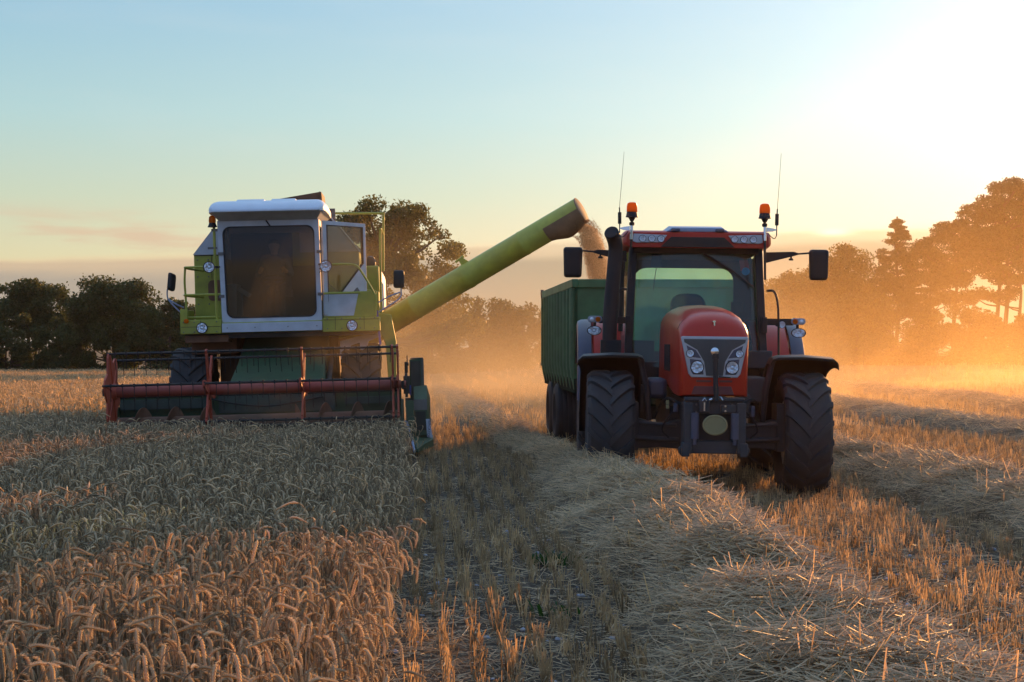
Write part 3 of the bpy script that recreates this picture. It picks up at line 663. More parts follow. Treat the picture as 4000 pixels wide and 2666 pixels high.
for xo, xi in ((-1.285, -.958), (1.370, 1.040)):
    n_ = Vector((3.424 - 3.012, 0, -(xi - xo))).normalized() * (.006 if xo > 0 else -.006)
    mb.loft([[(xo, y, 3.012), (xi, y, 3.424), (xi + n_.x, y, 3.424 + n_.z), (xo + n_.x, y, 3.012 + n_.z)] for y in (3.62, 6.6)])
mb.build_each('tank_shoulder', 'white', BD)
mb = MB(); mb.tube([(1.375, 3.60, 3.0), (1.04, 3.60, 3.43)], .018, 8); mb.build('tank_edge', 'white', BD)
mb = MB(); mb.prism(rrect(-1.06, -.72, 2.27, 2.60, .07, 5), 'y', 3.606, 3.617); mb.build('front_port', 'rust', BD)
# open tank lid
mb = MB(); mb.loft([[(-.36, 4.5, 3.90), (.70, 4.5, 4.06), (.72, 4.52, 3.74), (-.36, 4.52, 3.74)], [(-.36, 4.53, 3.90), (.70, 4.53, 4.06), (.72, 4.55, 3.74), (-.36, 4.55, 3.74)]]); mb.prism([(.70, 4.06), (.735, 4.05), (.76, 3.70), (.72, 3.70)], 'y', 4.4, 5.4); mb.loft([[(-.9, 3.75, 3.42), (1.0, 3.75, 3.42), (1.0, 3.78, 3.42), (-.9, 3.78, 3.42)], [(-.9, 4.5, 3.78), (.95, 4.5, 3.78), (.95, 4.53, 3.76), (-.9, 4.53, 3.76)]])
mb.build('tank_lid', 'rust', CH, 30)
mb = MB(); mb.loft([[(1.0, 3.9, 3.44), (1.03, 3.9, 3.44), (.83, 3.9, 3.72), (.80, 3.9, 3.72)], [(1.0, 6.3, 3.44), (1.03, 6.3, 3.44), (.83, 6.3, 3.72), (.80, 6.3, 3.72)]]); mb.build('tank_extension', 'white', CH, 30)
# ---- platform
mb = MB(); mb.bb(-1.33, -.71, 2.30, 3.6, 1.735, 1.95); mb.bb(.825, 1.70, 2.30, 3.6, 1.715, 1.93); mb.bb(-.71, .825, 2.36, 3.6, 1.74, 1.90); mb.bb(-1.33, -1.29, 2.32, 3.6, 1.94, 2.12); mb.bb(-1.33, -1.22, 2.31, 2.40, 1.95, 2.11)
PL = mb.build('platform', 'lime', CH, 30, .008)
mb = MB(); mb.bb(-.70, .82, 2.285, 2.35, 1.745, 1.885); mb.build('front_board', 'white', PL, 30, .006)
mb = MB(); mb.bb(-1.28, 1.6, 2.45, 3.55, 1.66, 1.733); mb.build('platform_underside', 'darksteel', PL)
mb = MB(); mb.bb(.83, 1.66, 2.44, 2.47, 1.935, 2.33); sp_ = mb.build('side_panel', 'lime', PL, 30, .006)
mb = MB(); mb.prism([(.84, 1.96), (1.30, 1.96), (1.38, 2.31), (.84, 2.31)], 'y', 2.432, 2.438); mb.build('white_stripe', 'white', sp_)
# ladder panel and blue strap on the right
mb = MB(); mb.prism([(1.66, 2.0), (1.86, 1.97), (1.93, 1.55), (1.925, .98), (1.79, .98), (1.765, 1.5), (1.68, 1.72)], 'y', 2.9, 3.25); mb.build('ladder_panel', 'lime', CH, 30, .01)
mb = MB(); mb.loft([[(1.64, 2.35, 2.03), (1.675, 2.35, 2.03), (1.675, 2.36, 2.03), (1.64, 2.36, 2.03)], [(1.68, 2.35, 1.5), (1.715, 2.35, 1.5), (1.715, 2.36, 1.5), (1.68, 2.36, 1.5)]]); mb.build('blue_strap', 'blue', CH)
mb = MB(); mb.prism([(1.05, 1.57), (1.33, 1.64), (1.66, 1.70), (1.66, 1.62), (1.5, 1.56), (1.45, 1.40), (1.36, 1.42), (1.36, 1.54), (1.22, 1.5), (1.12, 1.28), (1.05, 1.28)], 'y', 3.0, 3.03); mb.build_each('wheel_bracket', 'white', CH, 30)
# ---- cab
CF = (-.745, .803, -.705, .817)
mb = MB()
outer = [(-.705, 1.89), (.817, 1.89), (.803, 3.46), (-.745, 3.46)]
def q4(x0, x1, x2, x3, z0, z1, r, n=6):
    # rounded quad with slanted sides: bottom x0..x1, top x3..x2
    base = rrect(0, 1, 0, 1, .0001, n); out = []
    rr = rrect(-.5, .5, -.5, .5, r, n)
    for a, b in rr:
        t = b + .5; xl = x0 + (x3 - x0) * t; xr = x1 + (x2 - x1) * t
        out.append((xl + (xr - xl) * (a + .5), z0 + (z1 - z0) * t))
    return out
oq = q4(-.705, .817, .803, -.745, 1.89, 3.46, .01); iq = q4(-.625, .735, .725, -.665, 1.965, 3.36, .085)
mb.ring(oq, iq, 'y', 2.38, 2.47)
for xb, xt in ((-.70, -.73), (.80, .79)):
    mb.loft([[(xb - .04, 3.55, 1.9), (xb + .04, 3.55, 1.9), (xb + .04, 3.62, 1.9), (xb - .04, 3.62, 1.9)], [(xt - .04, 3.55, 3.46), (xt + .04, 3.55, 3.46), (xt + .04, 3.62, 3.46), (xt - .04, 3.62, 3.46)]])
mb.bb(-.70, -.68, 2.47, 3.6, 1.9, 2.35); mb.bb(-.73, .79, 3.55, 3.6, 3.33, 3.46); mb.bb(-.745, -.70, 2.47, 3.6, 3.36, 3.46); mb.bb(.76, .803, 2.47, 3.6, 3.36, 3.46)
CB = mb.build('cab', 'white', CH, 30, .010)
mb = MB(); mb.ring(q4(-.630, .740, .730, -.670, 1.960, 3.365, .085), q4(-.612, .722, .712, -.652, 1.978, 3.347, .085), 'y', 2.372, 2.40); mb.build('window_seal', 'black', CB)
mb = MB(); L = q4(-.620, .730, .720, -.660, 1.970, 3.355, .085); mb.prism(L, 'y', 2.405, 2.411); mb.build('windscreen', 'glassc', CB, 0)
mb = MB(); mb.bb(-.69, .79, 3.56, 3.6, 1.9, 2.80); mb.bb(-.69, .30, 3.56, 3.6, 2.80, 3.34); mb.bb(-.68, .79, 2.5, 3.6, 1.88, 1.92); mb.bb(-.69, -.66, 2.5, 3.55, 1.92, 2.9); mb.build('cab_lining', 'interior', CB)
for s, xx in ((-1, -.70), (1, .80)):
    for z in (2.28, 2.93): 
        mb = MB(); mb.bb(xx - .04, xx + .04, 2.365, 2.385, z, z + .045); mb.build('hinge', 'steel', CB)
pane('side_window', [(-.71, 2.5, 2.36), (-.71, 3.55, 2.36), (-.735, 3.55, 3.36), (-.735, 2.5, 3.36)], 'glassd', .006, CB)
# roof shell
mb = MB(); L = []
for y, wl, wr, zb, zt, rt in ((2.03, -.76, .82, 3.565, 3.585, .008), (2.05, -.79, .85, 3.558, 3.61, .02), (2.14, -.835, .905, 3.555, 3.675, .07), (2.30, -.85, .92, 3.555, 3.735, .12), (2.52, -.855, .925, 3.555, 3.765, .15), (3.0, -.86, .93, 3.555, 3.775, .15), (3.75, -.85, .92, 3.555, 3.76, .14), (3.85, -.8, .87, 3.56, 3.70, .07)):
    L.append([(px, y, pz) for px, pz in rrect(wl, wr, zb, zt, [.012, .012, rt, rt], 7)])
mb.loft(L); RF = mb.build('cab_roof', 'roofwhite', CB, 40)
mb = MB(); mb.loft([[(px, 2.06, 3.572) for px in ()] or [(-.80, 2.09, 3.56), (.87, 2.09, 3.56), (.90, 3.8, 3.56), (-.83, 3.8, 3.56)], [(-.72, 2.34, 3.455), (.78, 2.34, 3.455), (.79, 3.7, 3.455), (-.73, 3.7, 3.455)]]); mb.build('roof_underside', 'white', RF, 30, .01)
mb = MB()
for x0, x1 in ((-.45, -.02), (.08, .46)): mb.loft([[(px, 2.10, pz) for px, pz in rrect(x0, x1, 3.60, 3.635, .012, 4)], [(px, 2.5, pz) for px, pz in rrect(x0, x1, 3.74, 3.785, .02, 4)], [(px, 3.6, pz) for px, pz in rrect(x0, x1, 3.74, 3.79, .02, 4)]])
mb.build_each('roof_rib', 'roofwhite', RF, 40)
mb = MB(); mb.tube([(.0, 2.36, 3.45), (.06, 2.37, 3.36)], .012, 6); mb.build('wiper', 'black', CB)
# open cab door, hinged at the right front corner
dv = Vector((1.47 - .835, 2.95 - 2.42, 0)).normalized(); dn = Vector((dv.y, -dv.x, 0))
def D(u, z, t=0): p = Vector((.835, 2.42, 0)) + dv * u + dn * t; return (p.x, p.y, z)
do = [(0, 1.98), (.83, 1.98), (.83, 2.5), (.83, 3.40), (0, 3.43)]; di = [(.07, 2.18), (.20, 2.18), (.775, 2.78), (.775, 3.345), (.07, 3.365)]
mb = MB(); n = 5
vs = [D(*p, 0) for p in do] + [D(*p, 0) for p in di] + [D(*p, .04) for p in do] + [D(*p, .04) for p in di]; fs = []
for i in range(n):
    j = (i + 1) % n; fs += [(i, j, n + j, n + i), (2 * n + j, 2 * n + i, 3 * n + i, 3 * n + j), (j, i, 2 * n + i, 2 * n + j), (n + i, n + j, 3 * n + j, 3 * n + i)]
mb.add(vs, fs); DR = mb.build('cab_door', 'white', CH, 30, .008)
mb = MB(); vs = [D(u, z, -.004) for u, z in di] + [D(u * .955 + .02, z * .985 + .042, -.004) for u, z in di] + [D(u, z, .046) for u, z in di] + [D(u * .955 + .02, z * .985 + .042, .046) for u, z in di]; mb.add(vs, fs); mb.build('window_seal', 'black', DR)
mb = MB(); mb.loft([[D(u, z, .018) for u, z in di], [D(u, z, .024) for u, z in di]]); mb.build('door_window', 'glassd', DR, 0)
mb = MB(); mb.loft([[D(u, z, .04) for u, z in ((.52, 2.30), (.63, 2.40), (.70, 2.30), (.59, 2.20))], [D(u, z, .06) for u, z in ((.52, 2.30), (.63, 2.40), (.70, 2.30), (.59, 2.20))]]); mb.loft([[D(u, z, .06) for u, z in ((.57, 2.31), (.61, 2.345), (.655, 2.29), (.61, 2.25))], [D(u, z, .075) for u, z in ((.57, 2.31), (.61, 2.345), (.655, 2.29), (.61, 2.25))]]); mb.build('door_handle', 'steel', DR, 30)
mb = MB(); mb.tube([D(.08, 2.50, -.03), D(.40, 2.28, -.03)], .009, 6); mb.build('door_strut', 'black', DR)
# panel seams, bolts and grime edges
mb = MB()
for x in (-1.02, 1.02, 1.46): mb.bb(x - .003, x + .003, 2.2965, 2.3, 1.745, 1.94)
mb.bb(-1.32, -.72, 2.2965, 2.3, 1.84, 1.846); mb.bb(.84, 1.69, 2.2965, 2.3, 1.895, 1.901)
mb.build_each('panel_seam', 'black', PL, 0)
mb = MB()
for x in (-1.28, -1.12, -.78, .90, 1.12, 1.40, 1.62):
    for z in (1.765, 1.915): mb.lathe([(.011, -.006), (.009, .006), (.001, .008)], o=(x, 2.297, z), d=(0, -1, 0), n=8)
for x in (-.62, -.2, .3, .74): mb.lathe([(.010, -.004), (.008, .005), (.001, .006)], o=(x, 2.283, 1.815), d=(0, -1, 0), n=8)
mb.build_each('bolt', 'steel', PL, 0)
mb = MB(); mb.bb(-1.274, -.75, 3.609, 3.617, 2.995, 3.006); mb.bb(-1.0, -.994, 3.609, 3.617, 2.62, 2.995); mb.build_each('panel_seam', 'black', BD, 0)
mb = MB()
for x in (-1.22, -1.05, -.86):
    for z in (2.93, 2.66, 2.22): mb.lathe([(.012, -.004), (.009, .006), (.001, .008)], o=(x, 3.612, z), d=(0, -1, 0), n=8)
mb.build_each('bolt', 'steel', BD, 0)
# ---- rails
def rail(name, *paths, r=.017, mat='lime'):
    m_ = MB()
    for p in paths: m_.tube(p, r, 8)
    return m_.build(name, mat, CH, 40)
rail('left_rail' if False else 'guard_rail', smooth_path([(-.93, 2.45, 2.76), (-1.20, 2.45, 2.76), (-1.255, 2.48, 2.76), (-1.27, 2.56, 2.76), (-1.25, 2.9, 2.755), (-1.12, 3.55, 2.75)]), smooth_path([(-.72, 2.45, 2.335), (-1.2, 2.45, 2.335), (-1.27, 2.48, 2.335), (-1.285, 2.56, 2.335), (-1.26, 2.95, 2.33), (-1.14, 3.58, 2.33)]),
     smooth_path([(-1.262, 2.5, 2.75), (-1.275, 2.5, 2.55), (-1.265, 2.5, 2.3), (-1.255, 2.5, 1.95)]), [(-.75, 2.45, 1.99), (-1.26, 2.45, 1.99)])
rail('cab_post', [(-.79, 2.44, 1.9), (-.80, 2.44, 3.42)], r=.022)
mb = MB(); mb.bb(-.90, -.76, 2.42, 2.46, 3.03, 3.06); mb.bb(-.90, -.76, 2.42, 2.46, 2.73, 2.75); mb.bb(-.84, -.74, 2.42, 2.46, 3.30, 3.34); mb.build_each('post_clamp', 'steel', CH)
rail('hand_rail', smooth_path([(.93, 2.30, 2.745), (1.2, 2.30, 2.745), (1.36, 2.30, 2.72), (1.44, 2.30, 2.62), (1.60, 2.30, 2.34), (1.645, 2.30, 2.2), (1.64, 2.30, 1.95)], 5), [(.85, 2.30, 2.305), (1.42, 2.30, 2.305)])
rail('tank_rail', [(.90, 5.2, 3.755), (1.735, 5.2, 3.735)], [(1.735, 5.2, 3.75), (1.71, 5.2, 2.75)], [(1.72, 5.2, 3.735), (1.72, 6.4, 3.72)], r=.020)
rail('ladder_rail', smooth_path([(1.735, 4.5, 3.33), (1.71, 4.0, 3.385), (1.70, 3.95, 3.3), (1.69, 3.95, 2.8), (1.685, 3.95, 1.9)]), [(1.735, 4.5, 3.33), (1.73, 4.5, 2.9)], r=.020)
mb = MB(); mb.bb(1.40, 1.66, 4.15, 4.6, 2.36, 2.80); mb.build('engine_cover', 'lime', CH, 30, .03)
mb = MB(); mb.loft([[(1.66, y, z) for y, z in ((4.6, 2.05), (6.3, 2.1), (6.3, 2.72), (5.6, 2.78), (4.6, 2.6))], [(1.72, y, z) for y, z in ((4.7, 2.1), (6.2, 2.15), (6.2, 2.62), (5.6, 2.66), (4.7, 2.5))]]); mb.build('side_shield', 'white', CH, 30, .02)
mb = MB(); mb.lathe([(.085, 2.80), (.09, 2.83), (.085, 2.90), (.06, 2.95), (.002, 2.965)], o=(1.52, 4.3, 0), n=20); mb.build('pre_cleaner', 'black', CH, 40)
# ---- lamps, mirrors, beacon
lamp(CH, 'work_lamp', (-.865, 2.22, 2.745), .076, d=(.25, -1, -.05)); lamp(CH, 'work_lamp', (.905, 2.20, 2.718), .082, d=(.0, -1, -.08))
lamp(CH, 'work_lamp', (-1.0, 2.285, 1.825), .074); lamp(CH, 'work_lamp', (1.275, 2.285, 1.805), .074)
mb = MB(); mb.tube([(-.80, 2.25, 2.75), (-.72, 2.36, 2.75)], .014, 6); mb.tube([(.86, 2.24, 2.74), (.79, 2.38, 2.76)], .014, 6); mb.tube([(.80, 2.25, 2.62), (.83, 2.25, 2.66), (.80, 2.25, 2.69)], .007, 6); mb.build_each('lamp_bracket', 'darksteel', CH)
mb = MB(); mb.lathe([(.035, 0), (.035, .03), (.03, .05), (.002, .055)], o=(-1.235, 2.30, 1.935), d=(0, -1, 0), n=18); mb.build('side_marker', 'amber', CH, 40)
mb = MB(); mb.lathe([(.03, 3.36), (.075, 3.365), (.06, 3.40), (.05, 3.43)], o=(-.82, 2.42, 0), n=18); b = mb.build('beacon', 'black', CH, 40)
mb = MB(); mb.lathe([(.052, 3.43), (.056, 3.46), (.05, 3.52), (.03, 3.54), (.002, 3.545)], o=(-.82, 2.42, 0), n=18); mb.build('beacon_lens', 'amber', b, 40)
def mirror(path1, path2, c, w, h, rz, tilt):
    m_ = MB(); m_.tube(smooth_path(path1), .011, 7); m_.tube(smooth_path(path2), .011, 7); a_ = m_.build('mirror_arm', 'galv', CH, 40)
    m_ = MB(); L = []
    for y, k in ((-.035, .75), (-.02, .95), (.0, 1.0), (.02, 1.0)): L.append([(px * k, y, pz * k) for px, pz in rrect(-w / 2, w / 2, -h / 2, h / 2, .035, 5)])
    m_.loft(L); m_.xform(Matrix.Translation(c) @ Matrix.Rotation(R(rz), 4, 'Z') @ Matrix.Rotation(R(tilt), 4, 'Y')); return m_.build('wing_mirror', 'black', CH, 40)
mirror([(-1.50, 2.38, 2.5), (-1.53, 2.4, 2.38), (-1.50, 2.42, 2.25), (-1.29, 2.45, 2.02)], [(-1.505, 2.42, 2.27), (-1.4, 2.44, 2.20), (-1.30, 2.5, 2.15)], (-1.455, 2.38, 2.54), .17, .27, 68, 12)
mirror([(2.035, 2.43, 2.46), (2.035, 2.43, 2.33), (2.0, 2.43, 2.2), (1.68, 2.45, 2.0)], [(2.02, 2.43, 2.30), (1.85, 2.44, 2.24), (1.68, 2.45, 2.15)], (2.005, 2.38, 2.50), .165, .275, -14, 2)
# ---- unloading auger
a0, a1 = Vector((1.35, 5.02, 1.63)), Vector((4.95, 3.50, 3.595)); ax = (a1 - a0).normalized()
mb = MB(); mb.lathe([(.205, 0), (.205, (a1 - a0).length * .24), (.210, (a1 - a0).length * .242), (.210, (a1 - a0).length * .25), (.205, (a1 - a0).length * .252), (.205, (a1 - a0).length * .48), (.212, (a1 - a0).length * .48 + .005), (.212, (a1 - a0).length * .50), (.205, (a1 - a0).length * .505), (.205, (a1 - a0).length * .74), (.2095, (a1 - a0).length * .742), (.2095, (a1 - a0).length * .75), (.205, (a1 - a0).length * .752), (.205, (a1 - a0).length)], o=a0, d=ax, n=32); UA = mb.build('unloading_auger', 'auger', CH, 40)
mb = MB(); pb = a0 + (a1 - a0) * .507; up = Vector((-ax.z, 0, ax.x)).normalized() * -1; up = up if up.z > 0 else -up
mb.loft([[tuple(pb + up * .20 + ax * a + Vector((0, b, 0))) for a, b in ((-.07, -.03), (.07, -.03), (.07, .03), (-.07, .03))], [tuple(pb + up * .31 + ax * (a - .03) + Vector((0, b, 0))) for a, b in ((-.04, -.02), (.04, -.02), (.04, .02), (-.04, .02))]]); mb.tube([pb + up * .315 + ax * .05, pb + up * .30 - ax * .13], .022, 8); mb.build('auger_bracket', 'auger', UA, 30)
side = ax.cross(up).normalized(); Ln = (a1 - a0).length; L = []
for t_, ext in ((Ln - .66, -.004), (Ln - .60, .012), (Ln - .42, .085), (Ln - .34, .10), (Ln - .20, .075), (Ln - .03, .03), (Ln + .01, .02)):      # chute under the mouth of the pipe
    c_ = a0 + ax * t_; o_, i_ = [], []
    for k in range(21):
        a = math.pi * (-.06 + 1.12 * k / 20); sn = math.sin(a); cs = math.cos(a); e_ = ext * max(0, sn) ** 1.5
        o_.append(tuple(c_ + side * cs * .214 - up * (sn * .214 + e_))); i_.append(tuple(c_ + side * cs * .207 - up * (sn * .207 + e_)))
    L.append(o_ + i_[::-1])
mb = MB(); mb.loft(L); mb.build('spout', 'spout', UA, 40)
mb = MB(); mb.lathe([(.209, -.004), (.209, .012), (.16, .022), (.02, .026)], o=a1, d=ax, n=32); mb.build('end_plate', 'spout', UA, 30)
# ---- inside the cab: seat, column, wheel
mb = MB(); mb.bb(-.22, .30, 3.1, 3.5, 2.30, 2.42); mb.loft([[(px, 3.45, pz) for px, pz in rrect(-.2, .28, 2.4, 3.0, .08)], [(px, 3.53, pz) for px, pz in rrect(-.2, .28, 2.4, 3.0, .08)]]); mb.bb(-.1, .18, 3.15, 3.45, 1.92, 2.3); mb.build('driver_seat', 'seat', CH, 35, .02)
mb = MB(); mb.tube([(.04, 2.65, 1.92), (.04, 2.82, 2.52)], .035, 8)
ring = [(math.cos(2 * math.pi * k / 24) * .19, math.sin(2 * math.pi * k / 24) * .19, 0) for k in range(25)]
m2 = MB(); m2.tube(ring, .013, 7); m2.tube([(-.19, 0, 0), (.19, 0, 0)], .011, 6); m2.tube([(0, -.19, 0), (0, 0, 0)], .011, 6); m2.xform(Matrix.Translation((.04, 2.83, 2.55)) @ Matrix.Rotation(R(25), 4, 'X')); mb.add(m2.v, m2.f); mb.build('steering_wheel', 'black', CH, 40)
mb = MB(); mb.box((-.38, 2.62, 2.36), (.22, .03, .07), (0, R(32), 0)); mb.tube([(-.42, 2.62, 2.0), (-.42, 2.62, 2.34)], .018, 6); mb.bb(-.66, -.5, 2.6, 3.3, 1.92, 2.5); mb.build('control_console', 'galv', CH, 30, .01)

# ================================================================== DRIVER (a person of his own, seated in the cab)
def make_person():
    """one continuous skinned body, seated, hands on the wheel; local axes as the combine's"""
    J = {}; E_ = []
    def j(n_, p, r): J[n_] = (Vector(p), r)
    j('pelvis', (0, 0, .10), .135); j('waist', (0, .0, .27), .125); j('chest', (0, -.01, .46), .150); j('neck0', (0, -.01, .60), .062); j('neck1', (0, -.03, .67), .055)
    j('jaw', (0, -.065, .71), .070); j('head', (0, -.05, .78), .094); j('crown', (0, -.035, .855), .070)
    ch = [('pelvis', 'waist'), ('waist', 'chest'), ('chest', 'neck0'), ('neck0', 'neck1'), ('neck1', 'jaw'), ('jaw', 'head'), ('head', 'crown')]
    for s, t in ((-1, 'l'), (1, 'r')):
        j(t + 'sh', (s * .185, -.01, .53), .068); j(t + 'el', (s * .27, -.13, .30), .050); j(t + 'wr', (s * .19, -.36, .365), .034); j(t + 'pm', (s * .175, -.44, .375), .040)
        ch += [('chest', t + 'sh'), (t + 'sh', t + 'el'), (t + 'el', t + 'wr'), (t + 'wr', t + 'pm')]
        for k in range(4):
            off = (-.033 + .022 * k)
            j(t + f'f{k}a', (s * (.175) + off * .2, -.475, .395 + off * .9), .0105); j(t + f'f{k}b', (s * .165 + off * .1, -.505 + .004 * k, .385 + off), .0095); j(t + f'f{k}c', (s * .155, -.495 + .004 * k, .360 + off), .0085)
            ch += [(t + 'pm', t + f'f{k}a'), (t + f'f{k}a', t + f'f{k}b'), (t + f'f{k}b', t + f'f{k}c')]
        j(t + 'ta', (s * .145, -.44, .40), .012); j(t + 'tb', (s * .135, -.475, .405), .010); ch += [(t + 'pm', t + 'ta'), (t + 'ta', t + 'tb')]
        j(t + 'hip', (s * .10, -.04, .09), .095); j(t + 'kn', (s * .14, -.44, .12), .066); j(t + 'an', (s * .14, -.50, -.30), .046); j(t + 'toe', (s * .15, -.66, -.36), .040)
        ch += [('pelvis', t + 'hip'), (t + 'hip', t + 'kn'), (t + 'kn', t + 'an'), (t + 'an', t + 'toe')]
    names = list(J); idx = {n_: i for i, n_ in enumerate(names)}
    me = bpy.data.meshes.new('person'); me.from_pydata([J[n_][0] for n_ in names], [(idx[a], idx[b]) for a, b in ch], [])
    o = bpy.data.objects.new('person', me); COL.objects.link(o)
    sk = o.modifiers.new('skin', 'SKIN'); sk.use_smooth_shade = True
    for i, n_ in enumerate(names):
        r = J[n_][1]; sv = me.skin_vertices[0].data[i]
        sv.radius = (r * (1.15 if n_ in ('chest', 'waist', 'pelvis') else 1), r * (.85 if n_ in ('chest', 'waist', 'pelvis') else 1)); sv.use_root = (n_ == 'pelvis')
    sb = o.modifiers.new('sub', 'SUBSURF'); sb.levels = 2; sb.render_levels = 2
    bpy.context.view_layer.update()
    m2_ = bpy.data.meshes.new_from_object(o.evaluated_get(bpy.context.evaluated_depsgraph_get()))
    bpy.data.objects.remove(o)
    # nose, ears, brow pushed out of the head surface; materials by region
    for v in m2_.vertices:
        x, y, z = v.co
        if z > .70 and y < -.11:
            d = math.exp(-((x / .016) ** 2 + ((z - .765) / .028) ** 2)); v.co.y -= .022 * d
            for sx in (-.034, .034): v.co.y += .010 * math.exp(-(((x - sx) / .016) ** 2 + ((z - .79) / .014) ** 2))
            v.co.y += .005 * math.exp(-((x / .028) ** 2 + ((z - .725) / .007) ** 2))
        for sx in (-1, 1):
            v.co.x += sx * .018 * math.exp(-(((x - sx * .09) / .03) ** 2 + ((y + .045) / .02) ** 2 + ((z - .775) / .03) ** 2))
    for nm in ('shirt', 'trousers', 'skin'): m2_.materials.append(M[nm])
    for p in m2_.polygons:
        c = p.center; mi = 0
        if c.z > .635 or (c.y < -.335 and c.z > .25): mi = 2
        elif c.z < .16: mi = 1
        p.material_index = mi
    m2_.shade_smooth()
    o = bpy.data.objects.new('person', m2_); COL.objects.link(o)
    # hair
    hb = MB(); L = []
    for k in range(9):
        t = k / 8; a = R(-8 + 98 * t); L.append([(math.cos(q) * .101 * math.cos(a), -.045 + math.sin(q) * .108 * math.cos(a) + .008, .79 + .092 * math.sin(a) + (.035 * max(0, -math.sin(q)) * (1 - t))) for q in [2 * math.pi * i / 20 for i in range(20)]])
    hb.loft(L, False, True); h_ = hb.build('hair', 'hair', o, 60); h_.name = 'hair'
    return o
P = make_person()
tag(P, 'seated driver in a dark blue shirt holding the steering wheel behind the dusty windscreen', 'person')
CHm = Matrix.Translation(CH.location) @ Euler(CH.rotation_euler).to_matrix().to_4x4()
P.matrix_world = CHm @ Matrix.Translation((.04, 3.26, 2.33))
# ================================================================== GRAIN TRAILER
TL = empty('grain_trailer', (2.05, 22.99, 0.0), (0, 0, R(3.1)))
tag(TL, 'green high-sided farm trailer hitched behind the red tractor and filling with grain', 'trailer')
# local: x lateral (left wall at about -1.18), y back from the front wall, z up
x0, x1, L_ = -1.19, 1.19, 5.7
mb = MB(); zf, zt = 1.12, 2.46
mb.bb(x0, x0 + .05, 0, L_, zf, zt - .10); mb.bb(x1 - .05, x1, 0, L_, zf, zt - .10); mb.bb(x0, x1, 0, .05, zf, zt - .10); mb.bb(x0, x1, L_ - .05, L_, zf, zt - .10); mb.bb(x0, x1, 0, L_, zf - .04, zf + .02)
BODY = mb.build('trailer_body', 'trailergreen', TL, 30)
mb = MB(); mb.bb(x0 - .035, x0 + .055, -.03, L_ + .03, zt - .12, zt); mb.bb(x1 - .055, x1 + .035, -.03, L_ + .03, zt - .12, zt); mb.bb(x0 + .055, x1 - .055, -.035, .055, zt - .122, zt - .002); mb.bb(x0 + .055, x1 - .055, L_ - .055, L_ + .035, zt - .122, zt - .002); mb.build('top_rail', 'trailergreen', TL, 30, .01)
for s in (-1, 1):
    for k in range(11):
        y = .06 + k * (L_ - .18) / 10
        mb = MB(); xa = x0 if s < 0 else x1
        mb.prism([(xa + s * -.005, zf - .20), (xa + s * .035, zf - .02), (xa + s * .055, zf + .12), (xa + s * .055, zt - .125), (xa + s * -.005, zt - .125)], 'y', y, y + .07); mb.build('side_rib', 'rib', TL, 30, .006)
mb = MB(); mb.bb(x0 + .02, x1 - .02, .0, L_, .90, 1.08); mb.bb(x0 + .01, x0 + .10, .02, L_, .87, 1.10); mb.bb(x1 - .10, x1 - .01, .02, L_, .87, 1.10); mb.bb(-.08, .08, -2.0, .4, .72, .85); mb.bb(-.45, .45, 1.0, L_, .65, .9)
mb.prism([(-.8, .8), (.8, .8), (.06, .75), (-.06, .75)], 'z', .74, .86) if False else mb.loft([[(-.7, .1, .82), (-.6, .1, .82), (-.6, .1, .92), (-.7, .1, .92)], [(-.05, -1.9, .74), (.02, -1.9, .74), (.02, -1.9, .84), (-.05, -1.9, .84)]]).loft([[(.6, .1, .82), (.7, .1, .82), (.7, .1, .92), (.6, .1, .92)], [(-.02, -1.9, .74), (.05, -1.9, .74), (.05, -1.9, .84), (-.02, -1.9, .84)]])
mb.build('chassis', 'skirt', TL, 30, .01)
for s in (-1, 1):
    for y in (2.85, 4.15): wheel(TL, s * 1.03, y, .47, .47, .42, .27, s, 'darkgreen', 1, smooth_tread=True)
mb = MB(); mb.bb(-.9, .9, 2.75, 2.95, .38, .58); mb.bb(-.9, .9, 4.05, 4.25, .38, .58); mb.build('trailer_axle', 'darksteel', TL)
mb = MB(); mb.lathe([(.03, 0), (.03, .05)], o=(x0 - .02, L_ - .02, zt - .03), axis='x', n=10); mb.box((x0 - .03, L_ + .02, zt), (.05, .05, .05)); mb.tube([(x0 - .03, L_ + .03, zt - .2), (x0 - .05, L_ + .03, zt - .02)], .012, 6); mb.box((x0 - .04, L_ + .0, 1.2), (.04, .05, .05)); mb.build('tailgate_latch', 'steel', TL)

# grain heap lying in the trailer and the falling stream (both uncountable)
def fbm(x, y, seed=0):
    return (math.sin(x * 1.7 + seed) * math.cos(y * 2.3 + seed * 1.3) + .5 * math.sin(x * 4.1 + y * 3.3 + seed) + .25 * math.sin(x * 9.7 - y * 7.9 + seed * 2))
TLm = Matrix.Translation(TL.location) @ Euler(TL.rotation_euler).to_matrix().to_4x4()
mb = MB(); nx, ny = 30, 60
vs = []
for j_ in range(ny + 1):
    for i_ in range(nx + 1):
        x = -1.13 + 2.26 * i_ / nx; y = .06 + (L_ - .12) * j_ / ny
        z = 1.55 + .62 * math.exp(-((x + .25) ** 2 / .7 + (y - 3.3) ** 2 / 2.2)) + .015 * fbm(x * 3, y * 3)
        vs.append((x, y, z))
fs = [(j_ * (nx + 1) + i_, j_ * (nx + 1) + i_ + 1, (j_ + 1) * (nx + 1) + i_ + 1, (j_ + 1) * (nx + 1) + i_) for j_ in range(ny) for i_ in range(nx)]
mb.add(vs, fs); gh = mb.build('grain_heap', 'grainm', None, 60); gh.matrix_world = TLm
tag(gh, 'heap of wheat grain lying inside the green trailer', 'grain', kind='stuff')
